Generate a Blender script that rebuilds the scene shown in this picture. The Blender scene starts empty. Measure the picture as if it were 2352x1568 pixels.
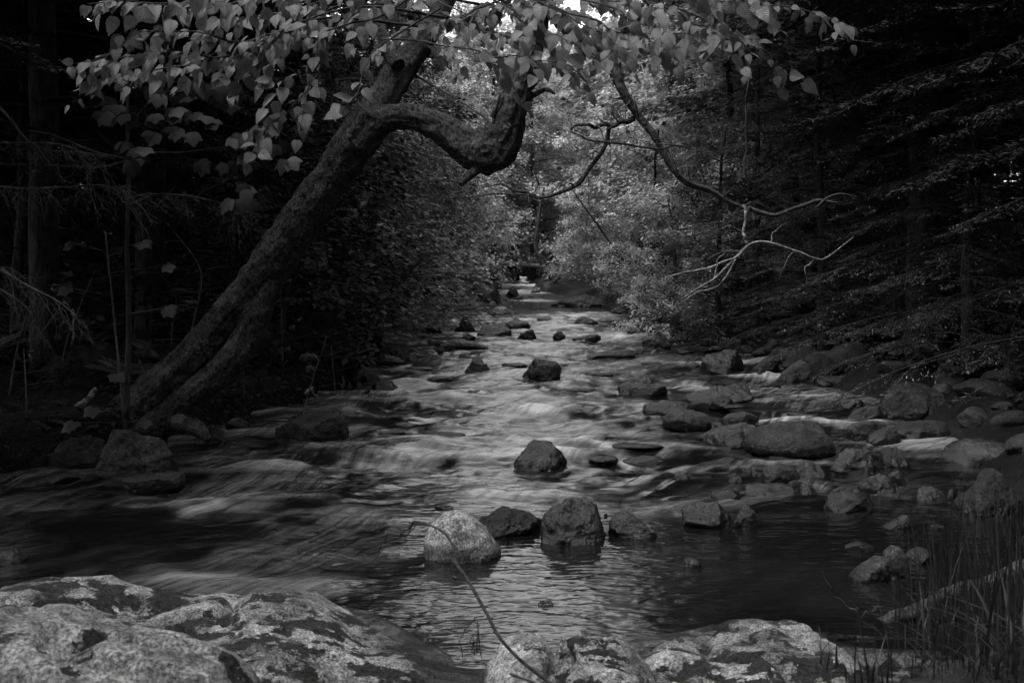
import bpy, math, random
import numpy as np
from mathutils import Vector
random.seed(7); rng = np.random.default_rng(7)
sc = bpy.context.scene; COL = sc.collection

# ------------------------------------------------------------------ camera, sky, sun, exposure
H = 1.6; F = 2287.0; CX, HY = 1176.0, 600.0; S = 0.015     # eye height, focal length and horizon (in 2352-wide photo units), stream slope
cam = bpy.data.cameras.new('camera'); cam.lens = 35.0; cam.sensor_width = 36.0
cam.shift_y = -(784.0-HY)/2352.0; cam.clip_start = 0.05; cam.clip_end = 600
cam.dof.use_dof = True; cam.dof.focus_distance = 8.0; cam.dof.aperture_fstop = 5.6
co = bpy.data.objects.new('camera', cam); COL.objects.link(co)
co.location = (0, 0, H); co.rotation_euler = (math.radians(90), 0, 0); sc.camera = co

SUN_AZ = math.atan2(-0.60, -0.35); SUN_EL = math.radians(60)
w = bpy.data.worlds.new('World'); sc.world = w; w.use_nodes = True
nt = w.node_tree; nt.nodes.clear()
wo = nt.nodes.new('ShaderNodeOutputWorld'); bg = nt.nodes.new('ShaderNodeBackground')
sky = nt.nodes.new('ShaderNodeTexSky'); sky.sky_type = 'NISHITA'; sky.sun_disc = False
sky.sun_elevation = SUN_EL; sky.sun_rotation = SUN_AZ; sky.dust_density = 4.0; sky.air_density = 1.5
bw = nt.nodes.new('ShaderNodeRGBToBW')
nt.links.new(sky.outputs[0], bw.inputs[0]); nt.links.new(bw.outputs[0], bg.inputs[0]); nt.links.new(bg.outputs[0], wo.inputs[0])
bg.inputs[1].default_value = 0.15
sun = bpy.data.lights.new('sun', 'SUN'); sun.energy = 0.5; sun.angle = math.radians(12); sun.color = (1, 1, 1)
so = bpy.data.objects.new('sun', sun); COL.objects.link(so)
sd = Vector((math.sin(SUN_AZ)*math.cos(SUN_EL), math.cos(SUN_AZ)*math.cos(SUN_EL), math.sin(SUN_EL)))
so.rotation_euler = sd.to_track_quat('Z', 'Y').to_euler(); so.location = (0, 0, 30)
sc.view_settings.view_transform = 'Standard'; sc.view_settings.look = 'None'; sc.view_settings.gamma = 1
sc.view_settings.exposure = 2.25
sc.cycles.max_bounces = 6; sc.cycles.diffuse_bounces = 3; sc.cycles.glossy_bounces = 3; sc.cycles.transmission_bounces = 3
sc.cycles.use_denoising = True

# ------------------------------------------------------------------ maths helpers
def V(vx, vy, y):                      # world point seen at photo position (vx, vy) at distance y
    return np.array([(vx-CX)/F*y, y, H-(vy-HY)/F*y])
def ydist(vy, dz=0.0):                 # distance at which the surface dz above the stream is seen at height vy
    return (H-dz)/((vy-HY)/F+S)
def _h(ix, iy, iz, seed):
    n = (ix*374761393 + iy*668265263 + iz*2147483647 + seed*974634777) & 0xffffffff
    n = ((n ^ (n >> 13))*1274126177) & 0xffffffff
    n = ((n ^ (n >> 16))*2246822519) & 0xffffffff
    return ((n ^ (n >> 15)) & 0xffffff)/float(0xffffff)
def vn(p, seed=0):                     # value noise -1..1 on an (n,3) array
    p = np.asarray(p, float); i = np.floor(p).astype(np.int64); f = p-i; f = f*f*f*(f*(f*6-15)+10)
    r = 0
    for dx in (0, 1):
        wx = f[:, 0] if dx else 1-f[:, 0]
        for dy in (0, 1):
            wy = f[:, 1] if dy else 1-f[:, 1]
            for dz in (0, 1):
                wz = f[:, 2] if dz else 1-f[:, 2]
                r = r + wx*wy*wz*_h(i[:, 0]+dx, i[:, 1]+dy, i[:, 2]+dz, seed)
    return r*2-1
def fbm(p, oct=4, seed=0, gain=.5):
    a, s, r = 1., 1., 0
    for k in range(oct):
        r = r+a*vn(np.asarray(p)*s+k*17.3, seed+k); a *= gain; s *= 2.03
    return r
def sm(a, b, x):
    t = np.clip((x-a)/(b-a), 0, 1); return t*t*(3-2*t)
def norm(a):
    a = np.asarray(a, float); return a/(np.linalg.norm(a, axis=-1, keepdims=True)+1e-9)

# ------------------------------------------------------------------ mesh helpers
class MB:
    def __init__(s): s.v = []; s.f = []; s.n = 0; s.uv = []
    def add(s, v, f, uv=None):
        s.v.append(np.asarray(v, float)); s.f.append(np.asarray(f, np.int64)+s.n); s.n += len(v)
        s.uv.append(uv if uv is not None else None)
    def mesh(s, name, uv=False, smooth=True):
        me = bpy.data.meshes.new(name)
        if not s.v: return me
        v = np.concatenate(s.v); fs = [f for f in s.f if len(f)]
        me.vertices.add(len(v)); me.vertices.foreach_set('co', v.astype(np.float32).ravel())
        li = np.concatenate([f.ravel() for f in fs]); ls = np.concatenate([np.full(len(f), f.shape[1]) for f in fs])
        me.loops.add(len(li)); me.loops.foreach_set('vertex_index', li.astype(np.int32))
        me.polygons.add(len(ls)); st = np.concatenate([[0], np.cumsum(ls)[:-1]])
        me.polygons.foreach_set('loop_start', st.astype(np.int32))
        me.polygons.foreach_set('use_smooth', np.full(len(ls), smooth))
        if uv:
            u = np.concatenate([x if x is not None else np.zeros((len(y), 2)) for x, y in zip(s.uv, s.v)])
            l = me.uv_layers.new(name='UVMap'); l.data.foreach_set('uv', u[li].astype(np.float32).ravel())
        me.update(calc_edges=True); me.validate()
        return me
    def build(s, name, mat, parent=None, uv=False, smooth=True):
        me = s.mesh(name, uv, smooth); me.materials.append(mat)
        o = bpy.data.objects.new(name, me); COL.objects.link(o)
        if parent: o.parent = parent
        return o
def _tube(s, pts, rad, seg=6, rough=0, seed=0, fscale=6.0, aniso=None):
    pts = np.asarray(pts, float); n = len(pts); rad = np.broadcast_to(np.asarray(rad, float), (n,)).copy()
    t = norm(np.gradient(pts, axis=0))
    ref = np.array([0., 0, 1]) if abs(t[0][2]) < .9 else np.array([1., 0, 0])
    u = norm(np.cross(t[0], ref)); U = []
    for k in range(n):
        u = norm(u - t[k]*np.dot(u, t[k])); U.append(u)
    U = np.array(U); W = np.cross(t, U)
    a = np.linspace(0, 2*np.pi, seg, endpoint=False)
    ring = np.cos(a)[None, :, None]*U[:, None]+np.sin(a)[None, :, None]*W[:, None]
    P = pts[:, None]+ring*rad[:, None, None]
    if rough:
        if aniso:       # bark plates: noise stretched along the stem
            al = np.concatenate([[0], np.cumsum(np.linalg.norm(np.diff(pts, axis=0), axis=1))])
            q = np.stack([np.cos(a)[None]*np.ones((n, 1))*aniso[0], np.sin(a)[None]*np.ones((n, 1))*aniso[0], al[:, None]*np.ones((1, seg))*aniso[1]], -1).reshape(-1, 3)
            d = fbm(q, 3, seed)+.9*fbm(P.reshape(-1, 3)*fscale, 4, seed+5)
            r2 = 1-np.abs(vn(q*2.2, seed+9)); d = d+.6*r2
        else: d = fbm(P.reshape(-1, 3)*fscale, 4, seed)
        P = P.reshape(-1, 3)+(ring*rad[:, None, None]).reshape(-1, 3)*(d*rough)[:, None]
    P = P.reshape(-1, 3)
    i = np.arange(n-1)[:, None]*seg; j = np.arange(seg)[None]
    q = np.stack([i+j, i+(j+1) % seg, i+seg+(j+1) % seg, i+seg+j], -1).reshape(-1, 4)
    P = np.vstack([P, pts[:1], pts[-1:]]); m = n*seg; k = np.arange(seg)
    caps = np.concatenate([np.stack([np.full(seg, m), (k+1) % seg, k], -1), np.stack([np.full(seg, m+1), (n-1)*seg+k, (n-1)*seg+(k+1) % seg], -1)])
    base = s.n; s.add(P, q); s.f.append(caps+base)
MB.tube = _tube
def spline(P, n):                     # Catmull-Rom through the points
    P = np.asarray(P, float); m = len(P)
    Q = np.vstack([2*P[0]-P[1], P, 2*P[-1]-P[-2]]); t = np.linspace(0, m-1-1e-6, n); i = t.astype(int); f = (t-i)[:, None]
    a, b, c, d = Q[i], Q[i+1], Q[i+2], Q[i+3]
    return .5*((2*b)+(c-a)*f+(2*a-5*b+4*c-d)*f*f+(3*b-a-3*c+d)*f**3)
def leaves(mb, tpl, pos, ax, nr, L, W):
    tv, tf, tuv = tpl; n = len(pos)
    if n == 0: return
    ax = norm(ax); sd_ = norm(np.cross(nr, ax)); nn = np.cross(ax, sd_)
    L = np.broadcast_to(L, (n,))[:, None, None]; W = np.broadcast_to(W, (n,))[:, None, None]
    P = pos[:, None]+tv[None, :, 0:1]*L*ax[:, None]+tv[None, :, 1:2]*W*sd_[:, None]+tv[None, :, 2:3]*L*nn[:, None]
    f = (tf[None]+(np.arange(n)*len(tv))[:, None, None]).reshape(-1, tf.shape[1])
    mb.add(P.reshape(-1, 3), f, np.tile(tuv, (n, 1)))
def tpl_simple():
    v = np.array([[0, 0, 0], [.45, .5, .06], [1, 0, -.06], [.45, -.5, .06]]); f = np.array([[0, 1, 2], [0, 2, 3]])
    return v, f, v[:, :2]
def tpl_hex():
    v = np.array([[0, 0, 0], [.3, .48, .05], [.7, .36, .03], [1, 0, -.1], [.7, -.36, .03], [.3, -.48, .05], [.5, 0, -.03]])
    f = np.array([[0, 1, 6], [1, 2, 6], [2, 3, 6], [3, 4, 6], [4, 5, 6], [5, 0, 6]]); return v, f, v[:, :2]
def tpl_birch():                       # ovate serrate leaf folded along the midrib, toothed edge
    n = 13; v = []; uv = []
    for i in range(n):
        t = i/(n-1); wd = .5*(math.sin(math.pi*t**.72)**.85)*(1-.25*t) if 0 < t < 1 else 0.0
        tooth = 1.0+(.09 if i % 2 else -.05)
        for k in (-1, -.5, 0, .5, 1):
            tt = t-.05*abs(k)*(0 if i in (0, n-1) else 1)
            v.append([tt, k*wd*tooth, .14*abs(k)*wd*2*.5-.16*t*t]); uv.append([t, .5+k*.5])
    f = [[i*5+k, i*5+k+1, i*5+k+6, i*5+k+5] for i in range(n-1) for k in range(4)]
    return np.array(v, float), np.array(f), np.array(uv)
def tpl_maple():                       # broad goosefoot leaf with three drooping points
    o = [(0, 0), (-.05, .22), (.1, .42), (.34, .5), (.62, .56), (.6, .34), (.72, .24), (1, 0), (.72, -.24), (.6, -.34), (.62, -.56), (.34, -.5), (.1, -.42), (-.05, -.22)]
    v = [[x, y, -.12*x*x-.1*abs(y)] for x, y in o]+[[.35, 0, .03]]
    f = [[i, (i+1) % 14, 14] for i in range(14)]; v = np.array(v); return v, np.array(f), np.stack([v[:, 0], v[:, 1]+.5], 1)
def tpl_pinnate(pairs=7):              # rowan or fern frond: a rachis with pairs of narrow leaflets
    v = []; f = []
    def lf(x, y, ang, l, wd):
        b = len(v); c, s_ = math.cos(ang), math.sin(ang)
        for (a, q) in ((0, 0), (.45, .5), (1, 0), (.45, -.5)):
            v.append([x+(a*c*l-q*wd*s_), y+(a*s_*l+q*wd*c), -.25*x*x-.12*abs(y+a*s_*l)])
        f.append([b, b+1, b+2]); f.append([b, b+2, b+3])
    for i in range(pairs):
        t = .22+.7*i/(pairs-1); l = .34*math.sin(math.pi*(.25+.6*(1-t)))
        for s_ in (-1, 1): lf(t, 0, s_*1.15, l, .09)
    lf(.95, 0, 0, .2, .09); lf(0, 0, 0, 1.0, .012)
    v = np.array(v, float); return v, np.array(f), v[:, :2]
T1, T6, TB, TM, TP = tpl_simple(), tpl_hex(), tpl_birch(), tpl_maple(), tpl_pinnate(); TF = tpl_pinnate(14)

def empty(name, loc=(0, 0, 0)):
    o = bpy.data.objects.new(name, None); COL.objects.link(o); o.location = [float(a) for a in loc]; o.empty_display_size = .1; return o
def tag(o, label=None, cat=None, group=None, kind=None):
    if label: o['label'] = label
    if cat: o['category'] = cat
    if group: o['group'] = group
    if kind: o['kind'] = kind
    return o
def recenter(o, c):                    # move a mesh's origin to c without moving the mesh
    me = o.data; n = len(me.vertices); a = np.empty(n*3, np.float32); me.vertices.foreach_get('co', a)
    a = a.reshape(-1, 3)-np.asarray(c, np.float32); me.vertices.foreach_set('co', a.ravel()); o.location = [float(q) for q in c]; me.update()

# ------------------------------------------------------------------ materials (the scene is monochrome)
def g(x): return (x, x, x, 1)
class N:
    def __init__(s, name):
        s.m = bpy.data.materials.new(name); s.m.use_nodes = True; s.t = s.m.node_tree; s.t.nodes.clear()
        s.out = s.n('ShaderNodeOutputMaterial')
    def n(s, ty, **k):
        o = s.t.nodes.new(ty)
        for a, b in k.items(): setattr(o, a, b)
        return o
    def l(s, a, b): s.t.links.new(a, b)
    def noise(s, vec, scale, detail=4, rough=.55, dist=0):
        o = s.n('ShaderNodeTexNoise'); o.inputs['Scale'].default_value = scale; o.inputs['Detail'].default_value = detail
        o.inputs['Roughness'].default_value = rough; o.inputs['Distortion'].default_value = dist
        if vec is not None: s.l(vec, o.inputs['Vector'])
        return o.outputs[0]
    def ramp(s, x, a, b, ca=0., cb=1.):
        o = s.n('ShaderNodeMapRange'); o.inputs[1].default_value = a; o.inputs[2].default_value = b; o.inputs[3].default_value = ca; o.inputs[4].default_value = cb
        s.l(x, o.inputs[0]); return o.outputs[0]
    def math(s, op, a, b):
        o = s.n('ShaderNodeMath', operation=op)
        for i, q in enumerate((a, b)):
            if isinstance(q, (int, float)): o.inputs[i].default_value = q
            else: s.l(q, o.inputs[i])
        return o.outputs[0]
    def mixf(s, f, a, b):
        o = s.n('ShaderNodeMix', data_type='FLOAT'); 
        for i, q in ((0, f), (2, a), (3, b)):
            if isinstance(q, (int, float)): o.inputs[i].default_value = q
            else: s.l(q, o.inputs[i])
        return o.outputs[0]
    def pos(s, sx=1, sy=1, sz=1):
        gm = s.n('ShaderNodeNewGeometry'); mp = s.n('ShaderNodeMapping'); mp.inputs['Scale'].default_value = (sx, sy, sz)
        s.l(gm.outputs['Position'], mp.inputs[0]); return mp.outputs[0]
    def bsdf(s, col, rough, bump=None, bstr=.5, bdist=.01, spec=.5):
        b = s.n('ShaderNodeBsdfPrincipled'); b.inputs['Specular IOR Level'].default_value = spec
        for q, i in ((col, 'Base Color'), (rough, 'Roughness')):
            if isinstance(q, (int, float)): b.inputs[i].default_value = g(q) if i == 'Base Color' else q
            else: s.l(q, b.inputs[i])
        if bump is not None:
            bp = s.n('ShaderNodeBump'); bp.inputs['Strength'].default_value = bstr; bp.inputs['Distance'].default_value = bdist
            s.l(bump, bp.inputs['Height']); s.l(bp.outputs[0], b.inputs['Normal'])
        return b
def m_rock(name, lo, hi, patch=.0, rough=.85, wet=0., scale=1., bumpd=.012, spec=.3):
    k = N(name); p = k.pos()
    big = k.noise(p, 3*scale, 6, .6); fine = k.noise(p, 90*scale, 3, .7); mid = k.noise(p, 17*scale, 6, .65, .3)
    c = k.ramp(big, .38, .62, lo, hi)
    c = k.math('MULTIPLY', c, k.ramp(fine, .40, .62, .35, 1.75)); c = k.math('MULTIPLY', c, k.ramp(mid, .38, .62, .5, 1.45))
    if patch:
        pm = k.noise(k.pos(1, 1.25, 1.5), 4.2*scale, 10, .7, .1)
        lich = k.n('ShaderNodeTexVoronoi'); lich.inputs['Scale'].default_value = 16; k.l(p, lich.inputs[0])
        lm = k.ramp(k.math('ADD', lich.outputs['Distance'], k.math('MULTIPLY', mid, .5)), .36, .42, 1, 0)
        c = k.math('ADD', c, k.math('MULTIPLY', lm, hi*.5))
        mask = k.ramp(pm, .50-patch, .515-patch, 1, 0); crust = k.noise(p, 70, 3, .6)
        c = k.mixf(mask, c, k.ramp(crust, .4, .62, .004, .03))
    gm_ = k.n('ShaderNodeNewGeometry'); sp_ = k.n('ShaderNodeSeparateXYZ'); k.l(gm_.outputs['Position'], sp_.inputs[0])
    hw_ = k.math('ADD', k.math('SUBTRACT', sp_.outputs[2], k.math('MULTIPLY', sp_.outputs[1], S)), k.math('MULTIPLY', mid, -.07)); dry = k.ramp(hw_, .015, .045, 0, 1)
    c = k.math('MULTIPLY', c, k.ramp(dry, 0, 1, .38, 1))
    bumpv = k.math('ADD', k.math('MULTIPLY', mid, 1.6), k.math('MULTIPLY', fine, .45))
    b = k.bsdf(c, k.math('MULTIPLY', k.ramp(dry, 0, 1, .4, 1), k.ramp(mid, .3, .7, rough-.12, min(1, rough+.08))), bumpv, .9, bumpd, spec)
    k.l(b.outputs[0], k.out.inputs[0]); return k.m
def m_leaf(name, col, trans=.35, rough=.45, veins=False, spec=.4, var=.45, vs=2.2):
    k = N(name); p = k.pos(); c = k.ramp(k.noise(p, vs, 3), .3, .7, col*(1-var), col*(1+var))
    c = k.math('MULTIPLY', c, k.ramp(k.noise(p, 23, 2), .3, .7, .75, 1.25)); bump = None
    if veins:
        uv = k.n('ShaderNodeUVMap'); sx = k.n('ShaderNodeSeparateXYZ'); k.l(uv.outputs[0], sx.inputs[0])
        ac = k.math('ABSOLUTE', k.math('SUBTRACT', sx.outputs[1], .5), 0)
        ph = k.math('SUBTRACT', k.math('MULTIPLY', sx.outputs[0], 50.), k.math('MULTIPLY', ac, 34.))
        st = k.math('SINE', ph, 0); vein = k.ramp(st, .35, 1., 0, 1); mid = k.ramp(ac, .0, .045, 1, 0)
        vv = k.math('MAXIMUM', k.math('MULTIPLY', vein, .8), mid)
        c = k.math('MULTIPLY', c, k.math('ADD', 1.0, k.math('MULTIPLY', vv, -.5))); bump = st
    b = k.bsdf(c, rough, bump, .6, .0015, spec)
    tr = k.n('ShaderNodeBsdfTranslucent'); k.l(c, tr.inputs[0]); mx = k.n('ShaderNodeMixShader'); mx.inputs[0].default_value = trans
    k.l(b.outputs[0], mx.inputs[1]); k.l(tr.outputs[0], mx.inputs[2]); k.l(mx.outputs[0], k.out.inputs[0]); return k.m
def m_bark(name, lo, hi, stretch=(1, 1, .35), scale=22, patch=0., bumpd=.02):
    k = N(name); p = k.pos(*stretch); a = k.noise(p, scale, 6, .7, .6); b_ = k.noise(k.pos(), 6, 4, .6)
    c = k.math('MULTIPLY', k.ramp(a, .40, .60, lo, hi), k.ramp(b_, .35, .65, .5, 1.5))
    if patch:
        pm = k.noise(k.pos(), 5, 6, .7, .4); fl = k.noise(k.pos(), 110, 2, .6)
        c = k.mixf(k.ramp(pm, .55, .62), c, k.ramp(fl, .42, .60, .02, patch))
    b = k.bsdf(c, .85, k.math('ADD', a, k.math('MULTIPLY', k.noise(k.pos(), 80, 3), .3)), 1., bumpd, .25); k.l(b.outputs[0], k.out.inputs[0]); return k.m
M = {}
M['ledge'] = m_rock('pale_lichened_granite', .09, .30, patch=.015, scale=1.3, bumpd=.02)
M['ledge2'] = m_rock('speckled_granite', .09, .28, patch=.05, scale=1.1, bumpd=.014)
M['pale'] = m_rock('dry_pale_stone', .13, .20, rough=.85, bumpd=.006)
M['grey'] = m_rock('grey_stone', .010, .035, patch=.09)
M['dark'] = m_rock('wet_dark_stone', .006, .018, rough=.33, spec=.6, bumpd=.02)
M['dull'] = m_rock('shade_toned_brown_stone', .005, .02, patch=.06, rough=.8)  # right bank shade is put into this low stone colour
M['mossrock'] = m_rock('moss_covered_stone', .012, .05, patch=.02, rough=.95, bumpd=.03)
M['moss'] = m_rock('deep_moss', .008, .025, rough=1., scale=2.5, bumpd=.04, spec=.1)
M['bark'] = m_bark('scaly_birch_bark', .002, .065, (1, 1, .7), 46, patch=.15, bumpd=.045)
M['bark2'] = m_bark('dark_forest_bark', .006, .03, (1, 1, .2), 24)
M['bark3'] = m_bark('branch_bark', .006, .04, (1, 1, 1), 40, bumpd=.006)
M['log'] = m_bark('weathered_log_wood', .01, .05, (1, 1, 1), 22, patch=.12)
M['palewood'] = m_bark('bleached_wood', .06, .2, (1, 1, 1), 30, bumpd=.004)
M['deadtwig'] = m_bark('dead_twig_bark', .02, .07, (1, 1, 1), 60, bumpd=.001)
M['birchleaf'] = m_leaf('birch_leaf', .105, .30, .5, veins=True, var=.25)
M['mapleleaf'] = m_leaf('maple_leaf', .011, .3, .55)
M['farleaf'] = m_leaf('sun_toned_beech_leaf', .30, .35, .5, var=.75, vs=1.6, spec=.6)  # pale, varied colour stands in for sunlight on the far leaves
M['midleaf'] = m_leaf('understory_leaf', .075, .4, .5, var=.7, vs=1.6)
M['darkleaf'] = m_leaf('shade_toned_leaf', .016, .3, .7, var=.6, spec=.15)  # shade of the side woods is put into this dark leaf colour
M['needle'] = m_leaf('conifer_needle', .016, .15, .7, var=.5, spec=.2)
M['hemlock'] = m_leaf('hemlock_needle', .045, .2, .5, var=.6, spec=.35)
M['tip'] = m_leaf('fresh_conifer_tip', .22, .25, .5, var=.2)
M['grass'] = m_leaf('sedge_blade', .03, .3, .5, var=.3)
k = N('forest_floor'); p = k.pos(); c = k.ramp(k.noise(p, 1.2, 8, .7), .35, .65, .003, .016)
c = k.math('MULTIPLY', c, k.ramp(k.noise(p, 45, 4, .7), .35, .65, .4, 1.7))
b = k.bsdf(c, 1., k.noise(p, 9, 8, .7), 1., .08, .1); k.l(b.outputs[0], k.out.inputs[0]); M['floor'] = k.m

# water: dark glossy stream with silky streaks of foam that follow the current
k = N('stream_water')
fl = k.n('ShaderNodeUVMap'); fl.uv_map = 'flow'
def fmap(sx, sy):
    mp = k.n('ShaderNodeMapping'); mp.inputs['Scale'].default_value = (sx, sy, 1); k.l(fl.outputs[0], mp.inputs[0]); return mp.outputs[0]
att = k.n('ShaderNodeAttribute'); att.attribute_name = 'foam'; foam = att.outputs['Fac']
at2 = k.n('ShaderNodeAttribute'); at2.attribute_name = 'rapid'; rapid = at2.outputs['Fac']
s1 = k.noise(fmap(1.5, 7), 1, 6, .68, .5); s2 = k.noise(fmap(4., 30), 1, 5, .7, .4); s3 = k.noise(fmap(.7, 1.6), 1, 5, .62, .6); s4 = k.noise(None, 1, 5, .66, .5)
f2 = k.n('ShaderNodeUVMap'); f2.uv_map = 'fall'; mp2 = k.n('ShaderNodeMapping'); mp2.inputs['Scale'].default_value = (1.3, 19, 1); k.l(f2.outputs[0], mp2.inputs[0]); k.l(mp2.outputs[0], s4.node.inputs['Vector'])
hair = k.math('ADD', k.math('MULTIPLY', s1, .5), k.math('MULTIPLY', s2, .5))
veil = k.math('MULTIPLY', k.ramp(k.math('ADD', k.math('MULTIPLY', hair, .5), k.math('MULTIPLY', s4, .5)), .45, .62), k.ramp(s3, .42, .62))
ripn = k.noise(k.pos(1.0, 2.6, 1), 6, 2, .5, .3)
fo = k.math('ADD', k.math('MULTIPLY', foam, k.ramp(k.math('ADD', k.math('MULTIPLY', hair, .5), k.math('MULTIPLY', s4, .5)), .36, .6, .1, 1.15)), k.math('MULTIPLY', k.math('MULTIPLY', veil, rapid), .22))
fo = k.math('MINIMUM', fo, .9)
bmp = k.math('ADD', k.math('MULTIPLY', k.math('MULTIPLY', k.math('ADD', hair, k.math('MULTIPLY', s4, .22)), rapid), 1.5), k.math('MULTIPLY', k.ramp(ripn, .36, .64), k.ramp(rapid, .03, .5, 1.5, 1.)))
bmp = k.math('ADD', bmp, k.math('MULTIPLY', k.noise(k.pos(1.0, 2.6, 1), 15, 1, .5), .35))
wb = k.bsdf(.004, .03, bmp, .12, .028, .5); wb.inputs['IOR'].default_value = 1.46
fb = k.bsdf(.6, .6, bmp, .6, .02, .3)
mx = k.n('ShaderNodeMixShader'); k.l(fo, mx.inputs[0]); k.l(wb.outputs[0], mx.inputs[1]); k.l(fb.outputs[0], mx.inputs[2]); k.l(mx.outputs[0], k.out.inputs[0])
M['water'] = k.m

# ------------------------------------------------------------------ terrain and stream
EY = np.array([-4, 2.0, 3.4, 4.4, 5.8, 6.5, 7.6, 8.8, 10, 11.7, 15.6, 21, 27, 32, 43, 60, 90])
EL = np.array([-7, -7, -6.5, -6., -5., -3.9, -2.9, -2.55, -2.1, -1.8, -2.35, -3.0, -2.6, -1.3, -.7, .4, .4])
YR = np.array([-4, 3.0, 4.4, 5.8, 7.6, 10, 12.1, 16.3, 22.5, 26, 30, 34, 43, 60, 90])
ER = np.array([2.3, 2.3, 2.5, 2.9, 3.4, 3.7, 3.4, 3.4, 2.7, 2.4, 2.1, 1.0, .7, .3, .3])
def ground(x, y):
    x = np.asarray(x, float); y = np.asarray(y, float)
    q = np.stack([x, y, 0*x], -1).reshape(-1, 3)
    nz = fbm(q*.55, 4, 3).reshape(x.shape); n2 = fbm(q*2.3, 3, 8).reshape(x.shape)
    dl = np.interp(y, EY, EL)-x; dr = x-np.interp(y, YR, ER)
    bl = sm(-.15, .35, dl)*.45+np.clip(dl, 0, 40)*.035+sm(0, 3, dl)*(.10*nz+.05*n2)
    br = sm(-.7, .8, dr)*.42+np.clip(dr-1, 0, 40)*.045+sm(0, 3, dr)*(.12*nz+.06*n2)
    z = -.38+.04*n2+np.maximum(bl, 0)*1.45*(dl > -.2)+np.maximum(br, 0)*1.6*(dr > -.7)
    z = np.where(y < 3.2, np.maximum(z, -.38+sm(3.2, 1.8, y)*.7), z)
    z = z+S*y+np.clip(y-52, 0, 200)*.10
    return z
xs = np.concatenate([-np.geomspace(45, 8, 40), np.linspace(-7.8, 7.8, 190), np.geomspace(8, 45, 40)])
ys = np.concatenate([np.linspace(-6, 1.9, 24), np.geomspace(2, 120, 300)])
X, Y = np.meshgrid(xs, ys); Z = ground(X, Y)
mb = MB(); ny, nx = X.shape; i = np.arange(ny-1)[:, None]*nx+np.arange(nx-1)[None]
mb.add(np.stack([X, Y, Z], -1).reshape(-1, 3), np.stack([i, i+1, i+nx+1, i+nx], -1).reshape(-1, 4))
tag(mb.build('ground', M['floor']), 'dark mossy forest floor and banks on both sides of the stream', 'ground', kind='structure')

# foam patches and swells: photo position of the water feature, its size, strength
FOAM = [(920, 893, 110, 16, .9), (1000, 905, 90, 10, .4), (1200, 800, 130, 12, .8), (1290, 806, 100, 10, .7), (1215, 955, 110, 9, .95), (1290, 962, 70, 8, .6),
        (1330, 1010, 130, 12, .85), (1200, 1012, 120, 14, .55), (1400, 1020, 60, 7, .95), (1050, 1000, 70, 14, .6), (980, 1010, 60, 12, .4), (1590, 890, 90, 9, .65),
        (1390, 815, 130, 9, .6), (1180, 735, 190, 7, .5), (1280, 726, 150, 5, .5), (1330, 770, 130, 8, .5), (1420, 775, 90, 9, .6), (1500, 825, 130, 12, .35),
        (1150, 790, 60, 8, .4), (430, 1168, 190, 5, .34), (480, 1155, 120, 10, .12), (430, 1338, 110, 12, .28), (560, 990, 70, 10, .35), (700, 1075, 200, 12, .4),
        (620, 1085, 120, 16, .25), (860, 1065, 130, 18, .3), (820, 985, 80, 25, .3), (1450, 935, 100, 12, .3), (1190, 672, 80, 5, .55), (1230, 690, 90, 4, .8), (1210, 655, 60, 4, .6),
        (860, 935, 160, 9, .3), (1440, 1052, 60, 18, .5), (1090, 850, 40, 6, .3), (1300, 880, 90, 8, .35), (930, 745, 130, 7, .2), (1620, 1150, 60, 8, .3),
        (1700, 900, 60, 4, .4), (1250, 1050, 220, 16, .28), (1380, 985, 200, 12, .25), (1100, 930, 170, 14, .2), (1150, 1110, 220, 30, .18)]
HUMP = [(960, 1035, 230, .06), (830, 1050, 220, .05), (1010, 990, 110, .07), (1150, 1010, 130, .05), (920, 885, 120, .05), (1170, 803, 140, .06), (1230, 950, 160, .06),
        (640, 1080, 180, .07), (760, 1150, 220, .04), (1340, 880, 110, .05), (1380, 1005, 150, .05), (1600, 880, 110, .05), (870, 1000, 120, .06), (1420, 1040, 80, .04), (1340, 790, 80, .05), (1560, 1140, 90, .04)]
wy = np.geomspace(2.2, 64, 1000); wx = np.linspace(-1, 1, 520)
WY = np.repeat(wy[:, None], 520, 1); el = np.interp(WY, EY, EL)-.7; er = np.interp(WY, YR, ER)+1.0
WX = el+(er-el)*(wx[None]*.5+.5)
q = np.stack([WX, WY, 0*WX], -1).reshape(-1, 3)
def rapidity(x, y):
    r = sm(5.6, 6.8, y)*sm(26.5, 23, y)+sm(31, 33, y)*.9
    left = sm(.2, -1.2, x)*sm(3.9, 4.8, y)*.5
    return np.clip(np.maximum(r, left), 0.03, 1)
rp = rapidity(WX, WY); rp = rp*(1-.55*sm(1.2, 3.2, WX)*sm(9.5, 7.5, WY))
warp1 = fbm(q*np.array([.55, .5, 1]), 3, 21).reshape(WX.shape); warp2 = fbm(q*np.array([1.6, 1.4, 1]), 3, 33).reshape(WX.shape)
diag = .55*np.sin(WY*.42+1.2)+.35*np.sin(WX*.9)
across = WY*.9-WX*(.26+.22*np.sin(WY*.5+.6))+warp1*.30+warp2*.06
along = WX+WY*.3+warp1*.3
def wavez(x, y):
    q = np.stack([x, y, 0*x], -1).reshape(-1, 3)
    a = fbm(q*np.array([.9, 2.0, 1]), 4, 41).reshape(x.shape); b = fbm(q*np.array([3.0, 5.5, 1]), 3, 51).reshape(x.shape)
    return a, b
a_, b_ = wavez(WX, WY)
fq = np.stack([along*.9, across*3.2, 0*along], -1).reshape(-1, 3); c_ = fbm(fq, 4, 61).reshape(WX.shape)
fall_c = WX*.75-.16*(np.clip(WY, 4, 12)-8)*np.tanh((WX+.3)/3)-.5*WY+warp1*.2+warp2*.07
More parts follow.
